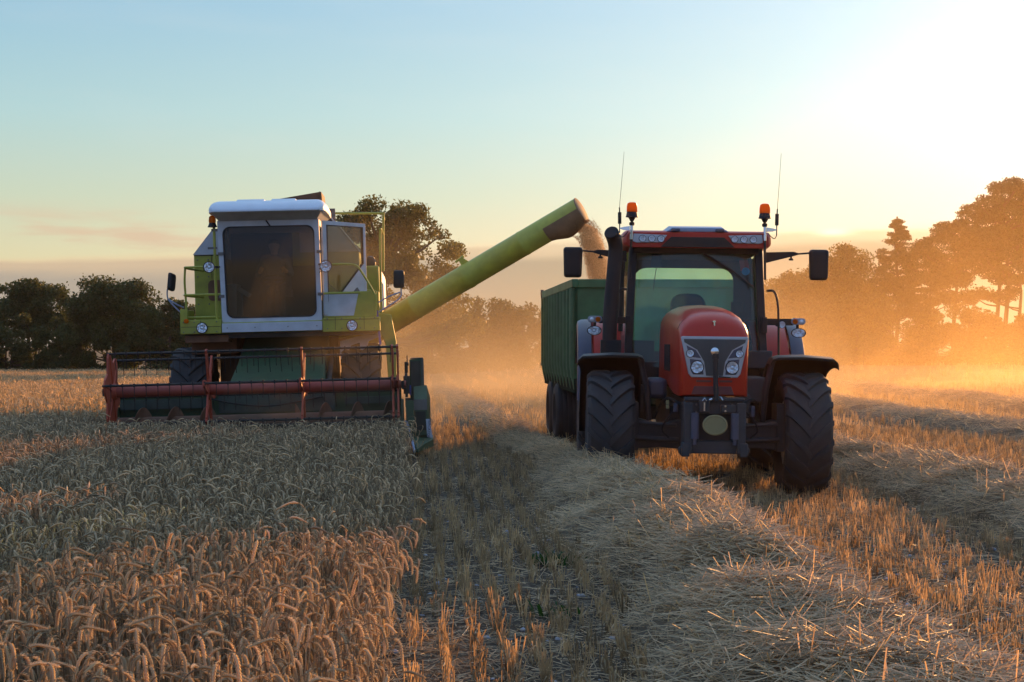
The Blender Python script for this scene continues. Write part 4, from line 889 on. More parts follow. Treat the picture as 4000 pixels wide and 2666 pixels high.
# the stream: a dense curtain core and loose kernels round it
def stream_c(t):     # t 0..1 along the fall, in the combine's axes
    return Vector((4.93 + .37 * t ** .75, 3.50, 3.40 - .30 * t - 1.15 * t * t))
def stream_r(t): return .20 - .03 * t
mb = MB()
octa = [Vector(p) for p in ((1, 0, 0), (-1, 0, 0), (0, 1, 0), (0, -1, 0), (0, 0, 1.6), (0, 0, -1.6))]; of = [(0, 2, 4), (2, 1, 4), (1, 3, 4), (3, 0, 4), (2, 0, 5), (1, 2, 5), (3, 1, 5), (0, 3, 5)]
for k in range(9000):
    t = random.random() ** .8; c = stream_c(t); r = stream_r(t)
    if random.random() < .86:
        a = random.uniform(0, 2 * math.pi); d = r * (.93 + abs(random.gauss(0, .10 + .10 * t)))
        d = r * (random.random() ** .5 * .95 + abs(random.gauss(0, .10 + .10 * t))); p = c + Vector((math.cos(a) * d, math.sin(a) * d * .85, random.uniform(-.05, .05)))
    else:       # thin curtain dribbling from the near lip of the spout
        u = random.random() ** .7; p = Vector((4.80 + .27 * t ** .8 + u * random.uniform(0, .20), 3.5 + random.gauss(0, .07), 3.17 - .15 * t - .75 * t * t))
    s_ = random.uniform(.0020, .0040); e = Euler((random.uniform(-.5, .5), random.uniform(-.6, .2), 0)).to_matrix()
    st = random.uniform(1.0, 2.6)
    mb.add([p + e @ Vector((v.x * s_, v.y * s_, v.z * s_ * st)) for v in octa], of)
gs = mb.build('grain_stream', 'grainm', None, 60); gs.matrix_world = CHm
tag(gs, 'golden stream of wheat grain pouring from the auger spout into the trailer', 'grain', kind='stuff')

# the fine kernels and grain dust between them scatter the low sun: a small soft volume
L = []
for k in range(30):
    t = -.04 + 1.04 * k / 29; c = stream_c(max(t, 0)) + Vector((-.10, 0, .05)) * (t < 0); r = stream_r(max(t, 0)) * 1.05; L.append([(c.x + math.cos(a) * r * (1 + .10 * fbm(a * 1.5, t * 3, 1)), c.y + math.sin(a) * r * .8, c.z - math.cos(a) * .10 * (1 - t)) for a in [2 * math.pi * q / 24 for q in range(24)]])
mb = MB(); mb.loft(L); m_ = bpy.data.materials.new('grain_dust'); q, k = nodes_of(m_); q.remove(q['Principled BSDF']); v = q.new('ShaderNodeVolumePrincipled')
v.inputs['Color'].default_value = (.95, .68, .38, 1); v.inputs['Density'].default_value = 7.0; v.inputs['Anisotropy'].default_value = .35; k.new(v.outputs[0], q['Material Output'].inputs['Volume'])
M['graindust'] = m_; gd = mb.build('grain_dust', 'graindust', None, 60); gd.matrix_world = CHm; tag(gd, 'fine dusty plume within the falling grain under the spout', 'grain dust', kind='stuff')
# ================================================================== TERRAIN AND CROPS
HEAD = R(3.1)
def sstep(a, b, x):
    t = np.clip((np.asarray(x, float) - a) / (b - a), 0, 1); return t * t * (3 - 2 * t)
def G(x, y):
    x = np.asarray(x, float); y = np.asarray(y, float)
    return -.0065 * np.maximum(0, y - 28) * (1 - sstep(-8, 6, x)) * (1 - sstep(160, 260, y)) + .018 * np.sin(x * 1.3 + .4 * y) * np.sin(y * .9 - .3 * x) * (1 - sstep(30, 60, y))
def edge_x(y): return -.60 - .0575 * (y - 6.4)
def swath_x(y, k): return np.interp(y, [5, 7.2, 11, 15.5, 26, 60], [1.64, 1.52, 1.20, 1.10, .10, -2.6]) if k == 0 else (4.72 - .045 * (y - 12) + (k - 1) * 4.2)

# ground sheet
def axis_pts(a, b, near0, near1, fine, coarse):
    out = []; p = a
    while p < b:
        out.append(p); p += fine if near0 <= p < near1 else coarse
    out.append(b); return out
xs = axis_pts(-260, 260, -12, 14, .30, 8); ys = axis_pts(-20, 420, 2, 32, .30, 6)
XX, YY = np.meshgrid(xs, ys); ZZ = G(XX, YY)
far = sstep(32, 60, np.hypot(XX, YY))
ZZ = ZZ + RNG.normal(0, .012, ZZ.shape) * (1 - far)
me = bpy.data.meshes.new('ground')
nx, ny = len(xs), len(ys)
V = np.stack([XX, YY, ZZ], -1).reshape(-1, 3)
ii = np.arange((ny - 1) * (nx - 1)); r_ = ii // (nx - 1); c_ = ii % (nx - 1); a_ = r_ * nx + c_
Fq = np.stack([a_, a_ + 1, a_ + nx + 1, a_ + nx], -1)
def np_mesh(name, V, loops, totals, mat, tint=None, mats=None, midx=None, smooth=False):
    me = bpy.data.meshes.new(name)
    me.vertices.add(len(V)); me.vertices.foreach_set('co', np.ascontiguousarray(V, np.float32).ravel())
    me.loops.add(len(loops)); me.loops.foreach_set('vertex_index', np.ascontiguousarray(loops, np.int32))
    me.polygons.add(len(totals)); st = np.zeros(len(totals), np.int32); st[1:] = np.cumsum(totals)[:-1]
    me.polygons.foreach_set('loop_start', st); me.polygons.foreach_set('loop_total', np.ascontiguousarray(totals, np.int32))
    for q in (mats or [mat]): me.materials.append(q)
    if midx is not None: me.polygons.foreach_set('material_index', np.ascontiguousarray(midx, np.int32))
    if tint is not None:
        at = me.attributes.new('tint', 'FLOAT', 'POINT'); at.data.foreach_set('value', np.ascontiguousarray(tint, np.float32))
    me.update(calc_edges=True)
    if smooth: me.polygons.foreach_set('use_smooth', np.ones(len(totals), bool))
    return me
def np_obj(name, me, parent=None):
    o = bpy.data.objects.new(name, me); COL.objects.link(o)
    if parent is not None: o.parent = parent
    return o
# soil: dark earth with pale chaff and flints, stubble-coloured far away
gm = bpy.data.materials.new('field_soil'); n, l = nodes_of(gm); b = n['Principled BSDF']; b.inputs['Roughness'].default_value = .95; b.inputs['Specular IOR Level'].default_value = .1
tc = n.new('ShaderNodeTexCoord')
def noise(scale, detail=6, rough=.6):
    q = n.new('ShaderNodeTexNoise'); q.inputs['Scale'].default_value = scale; q.inputs['Detail'].default_value = detail; q.inputs['Roughness'].default_value = rough; l.new(tc.outputs['Object'], q.inputs['Vector']); return q.outputs['Fac']
def ramp(fac, stops):
    q = n.new('ShaderNodeValToRGB'); cr = q.color_ramp
    while len(cr.elements) < len(stops): cr.elements.new(.5)
    for e, (p, c) in zip(cr.elements, stops): e.position = p; e.color = (*c, 1)
    l.new(fac, q.inputs['Fac']); return q.outputs['Color']
def mixc(f, a, bb_):
    q = n.new('ShaderNodeMix'); q.data_type = 'RGBA'; l.new(f, q.inputs['Factor']); l.new(a, q.inputs['A']); l.new(bb_, q.inputs['B']); return q.outputs['Result']
soil = ramp(noise(9), [(.3, (.045, .034, .024)), (.55, (.085, .062, .042)), (.75, (.13, .10, .07))])
chaff = ramp(noise(70, 3, .7), [(.4, (.16, .125, .08)), (.7, (.36, .30, .21))])
m1 = ramp(noise(26, 5, .7), [(.50, (0, 0, 0)), (.58, (1, 1, 1))])
near = mixc(m1, soil, chaff)
farc = ramp(noise(1.3, 8, .7), [(.3, (.13, .095, .05)), (.7, (.24, .18, .10))])
sp = n.new('ShaderNodeSeparateXYZ'); l.new(tc.outputs['Object'], sp.inputs[0])
fm = n.new('ShaderNodeMapRange'); fm.inputs['From Min'].default_value = 24; fm.inputs['From Max'].default_value = 55; l.new(sp.outputs['Y'], fm.inputs['Value'])
l.new(mixc(fm.outputs[0], near, farc), b.inputs['Base Color'])
bp = n.new('ShaderNodeBump'); bp.inputs['Strength'].default_value = .8; bp.inputs['Distance'].default_value = .03; l.new(noise(32, 6, .7), bp.inputs['Height']); l.new(bp.outputs['Normal'], b.inputs['Normal'])
gnd = np_obj('ground', np_mesh('ground', V, Fq.ravel(), np.full(len(Fq), 4), gm, smooth=True)); tag(gnd, kind='structure')

# ---- instanced-by-copy vegetation: templates are (verts, faces); every copy goes into one mesh
def tmpl(mb): 
    loops = []; tot = []
    for f in mb.f: loops += list(f); tot.append(len(f))
    dt = np.zeros(len(mb.v))
    if hasattr(mb, 'ear0'): dt[:] = -.30; dt[mb.ear0:mb.ear1] = .12
    return np.array(mb.v, float), np.array(loops), np.array(tot), dt
def scatter(name, tmpls, pos, rz, sc, mat, tilt=None, tint_base=None, parent=None, zsc=None):
    N = len(pos); which = RNG.integers(0, len(tmpls), N); Vs = []; Ls = []; Ts = []; Ti = []; o = 0
    tilt = np.zeros((N, 2)) if tilt is None else tilt
    zsc = np.ones(N) if zsc is None else zsc
    tint = RNG.random(N) if tint_base is None else tint_base
    for k, (tv, tl, tt, dt) in enumerate(tmpls):
        I = np.where(which == k)[0]
        if not len(I): continue
        c, s = np.cos(rz[I]), np.sin(rz[I]); v = tv[None] * sc[I][:, None, None]; v[..., 2] *= zsc[I][:, None]
        X = v[..., 0] * c[:, None] - v[..., 1] * s[:, None]; Y = v[..., 0] * s[:, None] + v[..., 1] * c[:, None]; Z = v[..., 2]
        X = X + Z * tilt[I][:, 0:1]; Y = Y + Z * tilt[I][:, 1:2]
        W = np.stack([X, Y, Z], -1) + pos[I][:, None, :]
        nv = tv.shape[0]; Vs.append(W.reshape(-1, 3)); Ls.append((tl[None] + (o + np.arange(len(I)) * nv)[:, None]).ravel()); Ts.append(np.tile(tt, len(I))); Ti.append(np.clip(np.repeat(tint[I], nv) + np.tile(dt, len(I)), 0, 1)); o += len(I) * nv
    return np_obj(name, np_mesh(name, np.concatenate(Vs), np.concatenate(Ls), np.concatenate(Ts), mat, np.concatenate(Ti)), parent)

M['wheat'] = leafy('ripe_wheat', (.54, .412, .24), .32, .7, .55, (.74, .49, .20))
M['straw'] = leafy('cut_straw', (.52, .42, .26), .42, .6, .65, (.74, .45, .17))
M['stub'] = leafy('stubble_stalk', (.42, .32, .18), .40, .7, .60, (.64, .41, .19))

def wheat_tmpl(lod, seed):
    rd = random.Random(seed); mb = MB()
    H = rd.uniform(.43, .52); lean = rd.uniform(.02, .10); droop = rd.choice((1.0, 1.05, .95, .84, 1.08, 1.0, .98, .92, .62))
    # stem centre line in the xz plane, bending over towards +x
    P = []; ang = R(rd.uniform(2, 8)); x = z = 0; n1 = {0: 6, 1: 3, 2: 1}[lod]
    for k in range(n1): P.append(Vector((x, 0, z))); x += math.sin(ang) * H / n1; z += math.cos(ang) * H / n1
    nb = {0: 5, 1: 3, 2: 1}[lod]; seg = .075 / nb
    for k in range(nb): P.append(Vector((x, 0, z))); ang += R(98 * droop) / nb; x += math.sin(ang) * seg; z += math.cos(ang) * seg
    neck = Vector((x, 0, z)); P.append(neck)
    if lod < 2: mb.tube(P, [.0018] * (len(P) - 1) + [.0014], 3, False)
    else:
        mb.add([(-.003, 0, 0), (.003, 0, 0), (P[-2].x + .002, 0, P[-2].z), (P[-2].x - .002, 0, P[-2].z)], [(0, 1, 2, 3)])
        mb.add([(P[-2].x, -.004, P[-2].z), (P[-2].x, .004, P[-2].z), (neck.x, .004, neck.z), (neck.x, -.004, neck.z)], [(0, 1, 2, 3)])
    # ear
    mb.ear0 = len(mb.v)
    EL = rd.uniform(.080, .110); ne = {0: 11, 1: 5, 2: 2}[lod]; ear = []
    for k in range(ne + 1):
        ear.append((Vector((x, 0, z)), ang)); ang += R(74 * droop) / ne * (1.9 if k < ne * .45 else .27); x += math.sin(ang) * EL / ne; z += math.cos(ang) * EL / ne
    if lod == 0:
        # plump ear: alternate spikelets stand out left and right of a solid core
        L = []; NE = 22
        for k in range(NE + 1):
            t = k / NE; f = t * ne; i0 = min(int(f), ne - 1); ff = f - i0; c = ear[i0][0].lerp(ear[i0 + 1][0], ff); a = ear[i0][1] + (ear[i0 + 1][1] - ear[i0][1]) * ff
            nrm = Vector((math.cos(a), 0, -math.sin(a))); env = (.45 + .55 * min(1, t * 6)) * (1 - .55 * t ** 2.5); odd = k % 2
            ry, rn = .0053 * env * (1.3 if odd else .58), .0042 * env * (.62 if odd else 1.25)
            L.append([c + nrm * rn, c + (nrm + Vector((0, 1, 0))) * (ry + rn) * .30, c + Vector((0, ry, 0)), c + (Vector((0, 1, 0)) - nrm) * (ry + rn) * .30, c - nrm * rn, c - (nrm + Vector((0, 1, 0))) * (ry + rn) * .30, c - Vector((0, ry, 0)), c + (nrm - Vector((0, 1, 0))) * (ry + rn) * .30])
        mb.loft(L, False, True)
        for k in range(ne * 2):
            t = k / (ne * 2); i0 = min(int(t * ne), ne - 1); c, a = ear[i0]; c = c.lerp(ear[i0 + 1][0], t * ne - i0); d = Vector((math.sin(a), 0, math.cos(a))); nrm = Vector((math.cos(a), 0, -math.sin(a))); w = .0058 * (1 - .5 * t ** 2)
            for sg in (-1, 1):
                sd = Vector((0, sg, 0)) if k % 2 else nrm * sg * .85; p = c + sd * w * .75; o_ = d.cross(sd).normalized() * .0030; tip = p + d * .0105 + sd * .0040
                mb.add([p - o_, p + o_, tip, p + sd * .0035 + d * .004], [(0, 1, 3), (0, 3, 2), (3, 1, 2)])
    elif lod == 1:
        L = []
        for k in range(ne + 1):
            c, a = ear[k]; nrm = Vector((math.cos(a), 0, -math.sin(a))); r = .0062 * (1 - .5 * (k / ne) ** 2) * (1.15 if k % 2 else .85) * (.5 if k == 0 else 1)
            L.append([c + nrm * r, c + Vector((0, r, 0)), c - nrm * r, c - Vector((0, r, 0))])
        mb.loft(L, False, True)
    else:
        for w in (Vector((0, .010, 0)), Vector((.007, 0, .004))):
            a0, m0, e0 = ear[0][0], ear[1][0], ear[2][0]; mb.add([a0 - w * .6, a0 + w * .6, m0 + w, m0 - w, e0 + w * .4, e0 - w * .4], [(0, 1, 2, 3), (3, 2, 4, 5)])
    mb.ear1 = len(mb.v)
    # dry leaves
    for q in range({0: 1, 1: 1, 2: 0}[lod]):
        a = rd.uniform(0, 6.28); d = Vector((math.cos(a), math.sin(a), 0)); s = d.cross(Vector((0, 0, 1))); z0 = rd.uniform(.15, .40); L = []
        K = 4 if lod == 0 else 2
        for k in range(K + 1):
            t = k / K; p = Vector((z0 * .1, 0, z0)) + d * (.14 * t) + Vector((0, 0, .10 * t - .22 * t * t)); w = .0042 * (1 - .8 * t); L.append([p - s * w, p + s * w])
        mb.loft(L, False, False, False)
    return tmpl(mb)
WT = [[wheat_tmpl(l_, 31 * l_ + k) for k in range(14)] for l_ in range(3)]
def comb_local(x, y):
    dx = x + 3.548; dy = y - 22.946; c, s = math.cos(HEAD), math.sin(HEAD)
    return dx * c + dy * s, -dx * s + dy * c
def wheat_ok(x, y):
    lx, ly = comb_local(x, y)
    cut = (lx > -2.06) & (ly > -.42)
    return (~cut) & ((x < edge_x(y) + RNG.normal(0, .05, len(x))) | (ly > 0))
def sample_area(y0, y1, dens, xmin=lambda y: -.335 * y - .35, xmax=lambda y: edge_x(y) + .04):
    ytab = np.linspace(y0, y1, 200); w = np.maximum(0, np.array([xmax(q) - xmin(q) for q in ytab])); area = np.trapezoid(w, ytab) if hasattr(np, 'trapezoid') else np.trapz(w, ytab)
    N = int(area * dens); cdf = np.cumsum(w); cdf /= cdf[-1]; y = np.interp(RNG.random(N), cdf, ytab)
    lo = np.array([xmin(q) for q in y]); hi = np.array([xmax(q) for q in y]); x = lo + (hi - lo) * RNG.random(N); return x, y
def wheat_band(lod, y0, y1, dens):
    x, y = sample_area(y0, y1, dens); k = wheat_ok(x, y); return x[k], y[k], lod
objs = []
bands = [wheat_band(0, 2.4, 8.6, 400), wheat_band(1, 8.6, 16, 340), wheat_band(1, 16, 25, 240), wheat_band(2, 25, 45, 130), wheat_band(2, 45, 87, 55)]
wverts = []
def multi_scatter(name, sets, mat):
    """several (templates, pos, rz, sc, tilt, tint, zsc) sets in ONE mesh"""
    tmp = [scatter(name, *s_[:1], s_[1], s_[2], s_[3], mat, s_[4], s_[5], None, s_[6]) for s_ in sets]
    if len(tmp) == 1: return tmp[0]
    Vs = []; Ls = []; Ts = []; Ti = []; o = 0
    for t_ in tmp:
        m_ = t_.data; nv, nl, npoly = len(m_.vertices), len(m_.loops), len(m_.polygons)
        v = np.empty(nv * 3, np.float32); m_.vertices.foreach_get('co', v); li = np.empty(nl, np.int32); m_.loops.foreach_get('vertex_index', li); lt = np.empty(npoly, np.int32); m_.polygons.foreach_get('loop_total', lt); ti = np.empty(nv, np.float32); m_.attributes['tint'].data.foreach_get('value', ti)
        Vs.append(v.reshape(-1, 3)); Ls.append(li + o); Ts.append(lt); Ti.append(ti); o += nv
    for t_ in tmp:
        m_ = t_.data; bpy.data.objects.remove(t_); bpy.data.meshes.remove(m_)
    me = np_mesh(name, np.concatenate(Vs), np.concatenate(Ls), np.concatenate(Ts), mat, np.concatenate(Ti)); me.name = name
    return np_obj(name, me)
sets = []
for x, y, lod in bands:
    N = len(x); patch = .5 + .5 * np.sin(x * 1.9 + 2 * np.sin(y * .8)) * np.sin(y * 1.3 + 1.3 * np.sin(x * .7))
    z = G(x, y); rz = RNG.vonmises(-.9, .45, N) ; sc = RNG.normal(1.0, .075, N) * (.93 + .12 * patch) * (1.0 if lod < 2 else 1.02)
    if lod == 2: sc = sc * np.where(y > 45, 1.25, 1.05)
    tl_ = RNG.normal(0, .09, (N, 2)); zs = np.where(lod == 2, 1.0 / np.where(y > 45, 1.25, 1.05), 1.0) * np.ones(N)
    # the outermost stalks of the cut edge lean out over the stubble
    ed = np.clip(1 - (edge_x(y) - x) / .25, 0, 1) * (y < 22); tl_[:, 0] += ed * np.abs(RNG.normal(.02, .14, N)); rz = np.where((ed > .3) & (RNG.random(N) < .7), RNG.normal(0, .7, N), rz)
    sets.append((WT[lod], np.stack([x, y, z - .01], -1), rz, sc, tl_, np.clip(RNG.normal(.45, .25, N), 0, 1), zs))
wheat = multi_scatter('standing_wheat', sets, M['wheat']); tag(wheat, 'ripe standing wheat with drooping ears, left of the stubble', 'wheat', kind='stuff')

# ---- stubble in drill rows
def stub_tmpl(nst, h0, h1, spread, sides, seed, leaf=True):
    rd = random.Random(seed); mb = MB()
    for k in range(nst):
        x, y = rd.gauss(0, min(.020, spread * .35)), rd.uniform(-spread, spread); h = rd.uniform(h0, h1); lx, ly = rd.gauss(0, .12) * h, rd.gauss(0, .16) * h
        if rd.random() < .12: lx *= 4; ly *= 4; h *= .8
        r = rd.uniform(.0020, .0030); a = rd.uniform(0, 6.28)
        if sides >= 3:
            b_ = [(x + r * math.cos(a + 2.094 * i), y + r * math.sin(a + 2.094 * i), -.02) for i in range(3)]; t_ = [(p[0] + lx, p[1] + ly, h + rd.uniform(-.006, .006)) for p in b_]
            mb.add(b_ + t_, [(0, 1, 4, 3), (1, 2, 5, 4)])
        else:
            mb.add([(x - r * 1.4, y, -.02), (x + r * 1.4, y, -.02), (x + lx + r * 1.4, y + ly, h), (x + lx - r * 1.4, y + ly, h)], [(0, 1, 2, 3)])
        if leaf and rd.random() < .35:
            a = rd.uniform(0, 6.28); d = Vector((math.cos(a), math.sin(a), 0)); s = d.cross(Vector((0, 0, 1))) * .0035; p0 = Vector((x, y, h * rd.uniform(.3, .9))); p1 = p0 + d * .05 + Vector((0, 0, rd.uniform(-.02, .03))); p2 = p1 + d * .04 + Vector((0, 0, -.04)); mb.add([p0 - s, p0 + s, p1 + s, p1 - s, p2], [(0, 1, 2, 3), (3, 2, 4)])
    return tmpl(mb)
ST0 = [stub_tmpl(10, .045, .135, .05, 3, 100 + k) for k in range(10)]
ST1 = [stub_tmpl(11, .055, .14, .10, 3, 200 + k, True) for k in range(8)]
ST2 = [stub_tmpl(12, .08, .19, .40, 2, 300 + k, False) for k in range(6)]
ROW = .155
def rows(y0, y1, step, xmax_k, tm, keep=1.0, rowmul=1, scl=1.0):
    ks = np.arange(-int(60 / ROW), int(60 / ROW), rowmul); P = []
    for k in ks:
        y = np.arange(y0, y1, step); y = y + RNG.uniform(-step * .4, step * .4, len(y)); x = -.54 + k * ROW - .054 * (y - 6.4) + RNG.normal(0, .014 * rowmul ** .5, len(y))
        m_ = (x < .335 * y + .5) & (x > np.maximum(edge_x(y) - .05, -.335 * y - .5)) & (RNG.random(len(y)) < keep)
        lx, ly = comb_local(x, y); m2_ = (lx > -2.0) & (ly > .2) & (x < .335 * y + .5) & (x > -.335 * y - .5) & (RNG.random(len(y)) < keep)
        m_ = np.where(y > 23.5, m2_, m_)
        P.append(np.stack([x[m_], y[m_]], -1))
    P = np.concatenate(P); N = len(P); pos = np.stack([P[:, 0], P[:, 1], G(P[:, 0], P[:, 1])], -1)
    # gaps, flattened tractor wheelings
    dens = .5 + .5 * np.sin(P[:, 0] * 2.3 + 1.7 * np.sin(P[:, 1] * 1.1)) * np.sin(P[:, 1] * 1.7 + P[:, 0]); ok = RNG.random(N) < (.62 + .38 * dens)
    pos = pos[ok]; N = len(pos)
    return (tm, pos, RNG.normal(0, .25, N) + np.where(RNG.random(N) < .5, 0, math.pi), RNG.normal(1, .14, N).clip(.6, 1.4) * scl, RNG.normal(0, .10, (N, 2)), np.clip(RNG.normal(.45, .24, N), 0, 1), np.ones(N))
stub = multi_scatter('stubble', [rows(5.6, 13, .115, 0, ST0, .80), rows(13, 30, .20, 0, ST1), rows(30, 60, .8, 0, ST2, 1, 2), rows(60, 125, 1.6, 0, ST2, .8, 6, 1.3)], M['stub'])
tag(stub, 'short cut stubble stalks in drill rows between the wheat and the straw swaths', 'stubble', kind='stuff')

# ---- loose straw pieces and chaff between the rows, flints
def straw_tmpl(seed, n=2):
    rd = random.Random(seed); mb = MB(); Ln = 1.0; b_ = rd.uniform(-.12, .12); r = .0023
    P = [Vector((-.5, 0, 0)), Vector((rd.uniform(-.1, .1), b_ * .4, b_ * .25)), Vector((.5, b_, 0))]
    L = []
    for q, p in enumerate(P):      # a split, flattened stalk: two faces meeting in a ridge
        p = p * .3; L.append([p + Vector((0, -r * 1.15, -r * .4)), p + Vector((0, 0, r * .8)), p + Vector((0, r * 1.15, -r * .4))])
    mb.loft(L, False, False, False); return tmpl(mb)
SW = [straw_tmpl(400 + k) for k in range(8)]
def straw_set(P, lo, hi, tiltsd, zj):
    """straws lying at P; each is rotated about z and pitched"""
    N = len(P); return (SW, P, RNG.uniform(0, 2 * math.pi, N), RNG.uniform(lo, hi, N), None, np.clip(RNG.normal(.5, .28, N), 0, 1), None)
def pitched(name, sets, mat):
    """like scatter but with a true pitch rotation (long straws sticking out at angles)"""
    Vs = []; Ls = []; Ts = []; Ti = []; o = 0
    for P, ln, pitch, rz, tint in sets:
        which = RNG.integers(0, len(SW), len(P))
        for k, (tv, tl, tt, dt) in enumerate(SW):
            I = np.where(which == k)[0]
            if not len(I): continue
            v = tv[None].repeat(len(I), 0).copy(); v[..., 0] *= (ln[I] / .3)[:, None]; v[..., 1] *= 1; 
            cp, sp_2 = np.cos(pitch[I])[:, None], np.sin(pitch[I])[:, None]; x2 = v[..., 0] * cp - v[..., 2] * sp_2; z2 = v[..., 0] * sp_2 + v[..., 2] * cp
            c, s = np.cos(rz[I])[:, None], np.sin(rz[I])[:, None]; W = np.stack([x2 * c - v[..., 1] * s, x2 * s + v[..., 1] * c, z2], -1) + P[I][:, None, :]
            nv = tv.shape[0]; Vs.append(W.reshape(-1, 3)); Ls.append((tl[None] + (o + np.arange(len(I)) * nv)[:, None]).ravel()); Ts.append(np.tile(tt, len(I))); Ti.append(np.repeat(tint[I], nv)); o += len(I) * nv
    return Vs, Ls, Ts, Ti
def loose(y0, y1, dens, lo, hi):
    x, y = sample_area(y0, y1, dens, lambda q: edge_x(q), lambda q: .335 * q + .4); N = len(x)
    P = np.stack([x, y, G(x, y) + np.abs(RNG.normal(.012, .02, N))], -1); return P, RNG.uniform(lo, hi, N), RNG.normal(0, .14, N), RNG.uniform(0, 6.28, N), np.clip(RNG.normal(.55, .3, N), 0, 1)
Vs, Ls, Ts, Ti = pitched('loose_straw', [loose(5.6, 10, 330, .02, .10), loose(10, 24, 110, .03, .14), loose(5.6, 14, 30, .12, .32)], M['straw'])
ls = np_obj('loose_straw', np_mesh('loose_straw', np.concatenate(Vs), np.concatenate(Ls), np.concatenate(Ts), M['straw'], np.concatenate(Ti))); tag(ls, 'bits of straw and chaff strewn on the soil between stubble rows', 'straw', kind='stuff')
M['flint'] = principled('pale_flint', (.34, .34, .36), .7, var=.35, scale=20, bump=.3)
fv = []
mb0 = MB(); ico = []
import bmesh
bm_ = bmesh.new(); bmesh.ops.create_icosphere(bm_, subdivisions=1, radius=1); FT = []
for k in range(5):
    rd = random.Random(k); mb = MB(); mb.add([(v.co.x * (1 + rd.uniform(-.3, .3)), v.co.y * (1 + rd.uniform(-.3, .3)), v.co.z * .55 * (1 + rd.uniform(-.3, .3))) for v in bm_.verts], [tuple(v.index for v in f.verts) for f in bm_.faces]); FT.append(tmpl(mb))
bm_.free()
x, y = sample_area(5.6, 15, 22, lambda q: edge_x(q), lambda q: .335 * q + .4); N = len(x)
fl = scatter('flint_gravel', FT, np.stack([x, y, G(x, y) + .004], -1), RNG.uniform(0, 6, N), RNG.gamma(2.2, .0055, N).clip(.005, .045), M['flint']); tag(fl, 'pale flints scattered over the soil', 'stones', kind='stuff')

# ---- swaths of threshed straw
def swath(k, y0, y1, hw, H, dens_far):
    # base mound
    ysw = np.arange(y0, y1, .22 if y1 < 60 else .5); t = np.linspace(-1, 1, 19); X = []; 
    Yg, Tg = np.meshgrid(ysw, t, indexing='ij'); cx = swath_x(Yg, k)
    wv = (1 + .14 * np.sin(Yg * 1.1 + k) + .10 * np.sin(Yg * 2.9 + 2 * k)) * (1 - .50 * sstep(16, 20, Yg) * (k == 0)); Xg = cx + Tg * hw * wv + .10 * np.sin(Yg * .7 + k)
    prof = np.clip(1 - np.abs(Tg) ** 2.2, 0, 1)
    hv = H * (1 - .55 * sstep(16, 20, Yg) * (k == 0)) * (1 + .22 * np.sin(Yg * 1.7 + 3 * k) * np.cos(Tg * 2 + Yg) + .12 * np.sin(Yg * 4.1 + Tg * 3)); Zg = G(Xg, Yg) + prof * hv - .05 + RNG.normal(0, .022, Xg.shape) * prof
    V = np.stack([Xg, Yg, Zg], -1).reshape(-1, 3); nr, nc = Xg.shape; i_ = np.arange((nr - 1) * (nc - 1)); r_ = i_ // (nc - 1); c_ = i_ % (nc - 1); a_ = r_ * nc + c_; Fq = np.stack([a_, a_ + 1, a_ + nc + 1, a_ + nc], -1)
    Vs = [V]; Ls = [Fq.ravel()]; Ts = [np.full(len(Fq), 4)]; Ti = [np.full(len(V), .06)]
    S = []
    for ya, yb, dens, lo, hi in ((y0, min(y1, 12), 3000, .05, .34), (12, min(y1, 24), 1700, .08, .40), (24, min(y1, 45), 260, .2, .5), (45, y1, dens_far, .4, .8)):
        if yb <= ya: continue
        N = int((yb - ya) * 2 * hw * dens); y = RNG.uniform(ya, yb, N); tt = np.clip(RNG.normal(0, .47, N), -1.0, 1.0)
        w2 = (1 + .14 * np.sin(y * 1.1 + k) + .10 * np.sin(y * 2.9 + 2 * k)) * (1 - .50 * sstep(16, 20, y) * (k == 0)); x = swath_x(y, k) + tt * hw * w2 + .10 * np.sin(y * .7 + k); pr = np.clip(1 - np.abs(tt) ** 2.2, 0, 1)
        hz = H * (1 - .55 * sstep(16, 20, y) * (k == 0)) * (1 + .22 * np.sin(y * 1.7 + 3 * k) * np.cos(tt * 2 + y) + .12 * np.sin(y * 4.1 + tt * 3))
        keep = (np.abs(x) < .36 * y + .6); z = G(x, y) + pr * hz - .03 + RNG.normal(0, .032, N) + RNG.exponential(.012, N)
        stick = RNG.random(N) < .035; pitch = np.where(stick, RNG.normal(0, .75, N), RNG.normal(0, .22, N)); z = np.where(stick, z + .03, z)
        P = np.stack([x, y, z], -1)[keep]; n_ = len(P)
        S.append((P, RNG.uniform(lo, hi, n_), pitch[keep], RNG.uniform(0, 6.28, n_), np.clip(RNG.normal(.55, .28, n_), 0, 1)))
    a, b_, c, d = pitched('s', S, None); off = len(V)
    Vs += a; Ls += [q + off for q in b_]; Ts += c; Ti += d
    o = np_obj('straw_swath', np_mesh('straw_swath', np.concatenate(Vs), np.concatenate(Ls), np.concatenate(Ts), M['straw'], np.concatenate(Ti)))
    return o
SWL = ['thick swath of golden straw running from the bottom edge to the tractor wheels', 'swath of loose straw beside the far side of the tractor', 'low straw swath farther out beyond the tractor, fading into dust', 'straw swath at the far side of the stubble in the dust']
for k, (y0, y1, hw, H) in enumerate(((5.8, 60, .74, .40), (9.0, 80, .70, .31), (22, 100, .75, .24), (34, 110, .75, .24))):
    o = swath(k, y0, y1, hw, H, 60); tag(o, SWL[k], 'straw swath', 'straw swaths across the stubble', 'stuff')

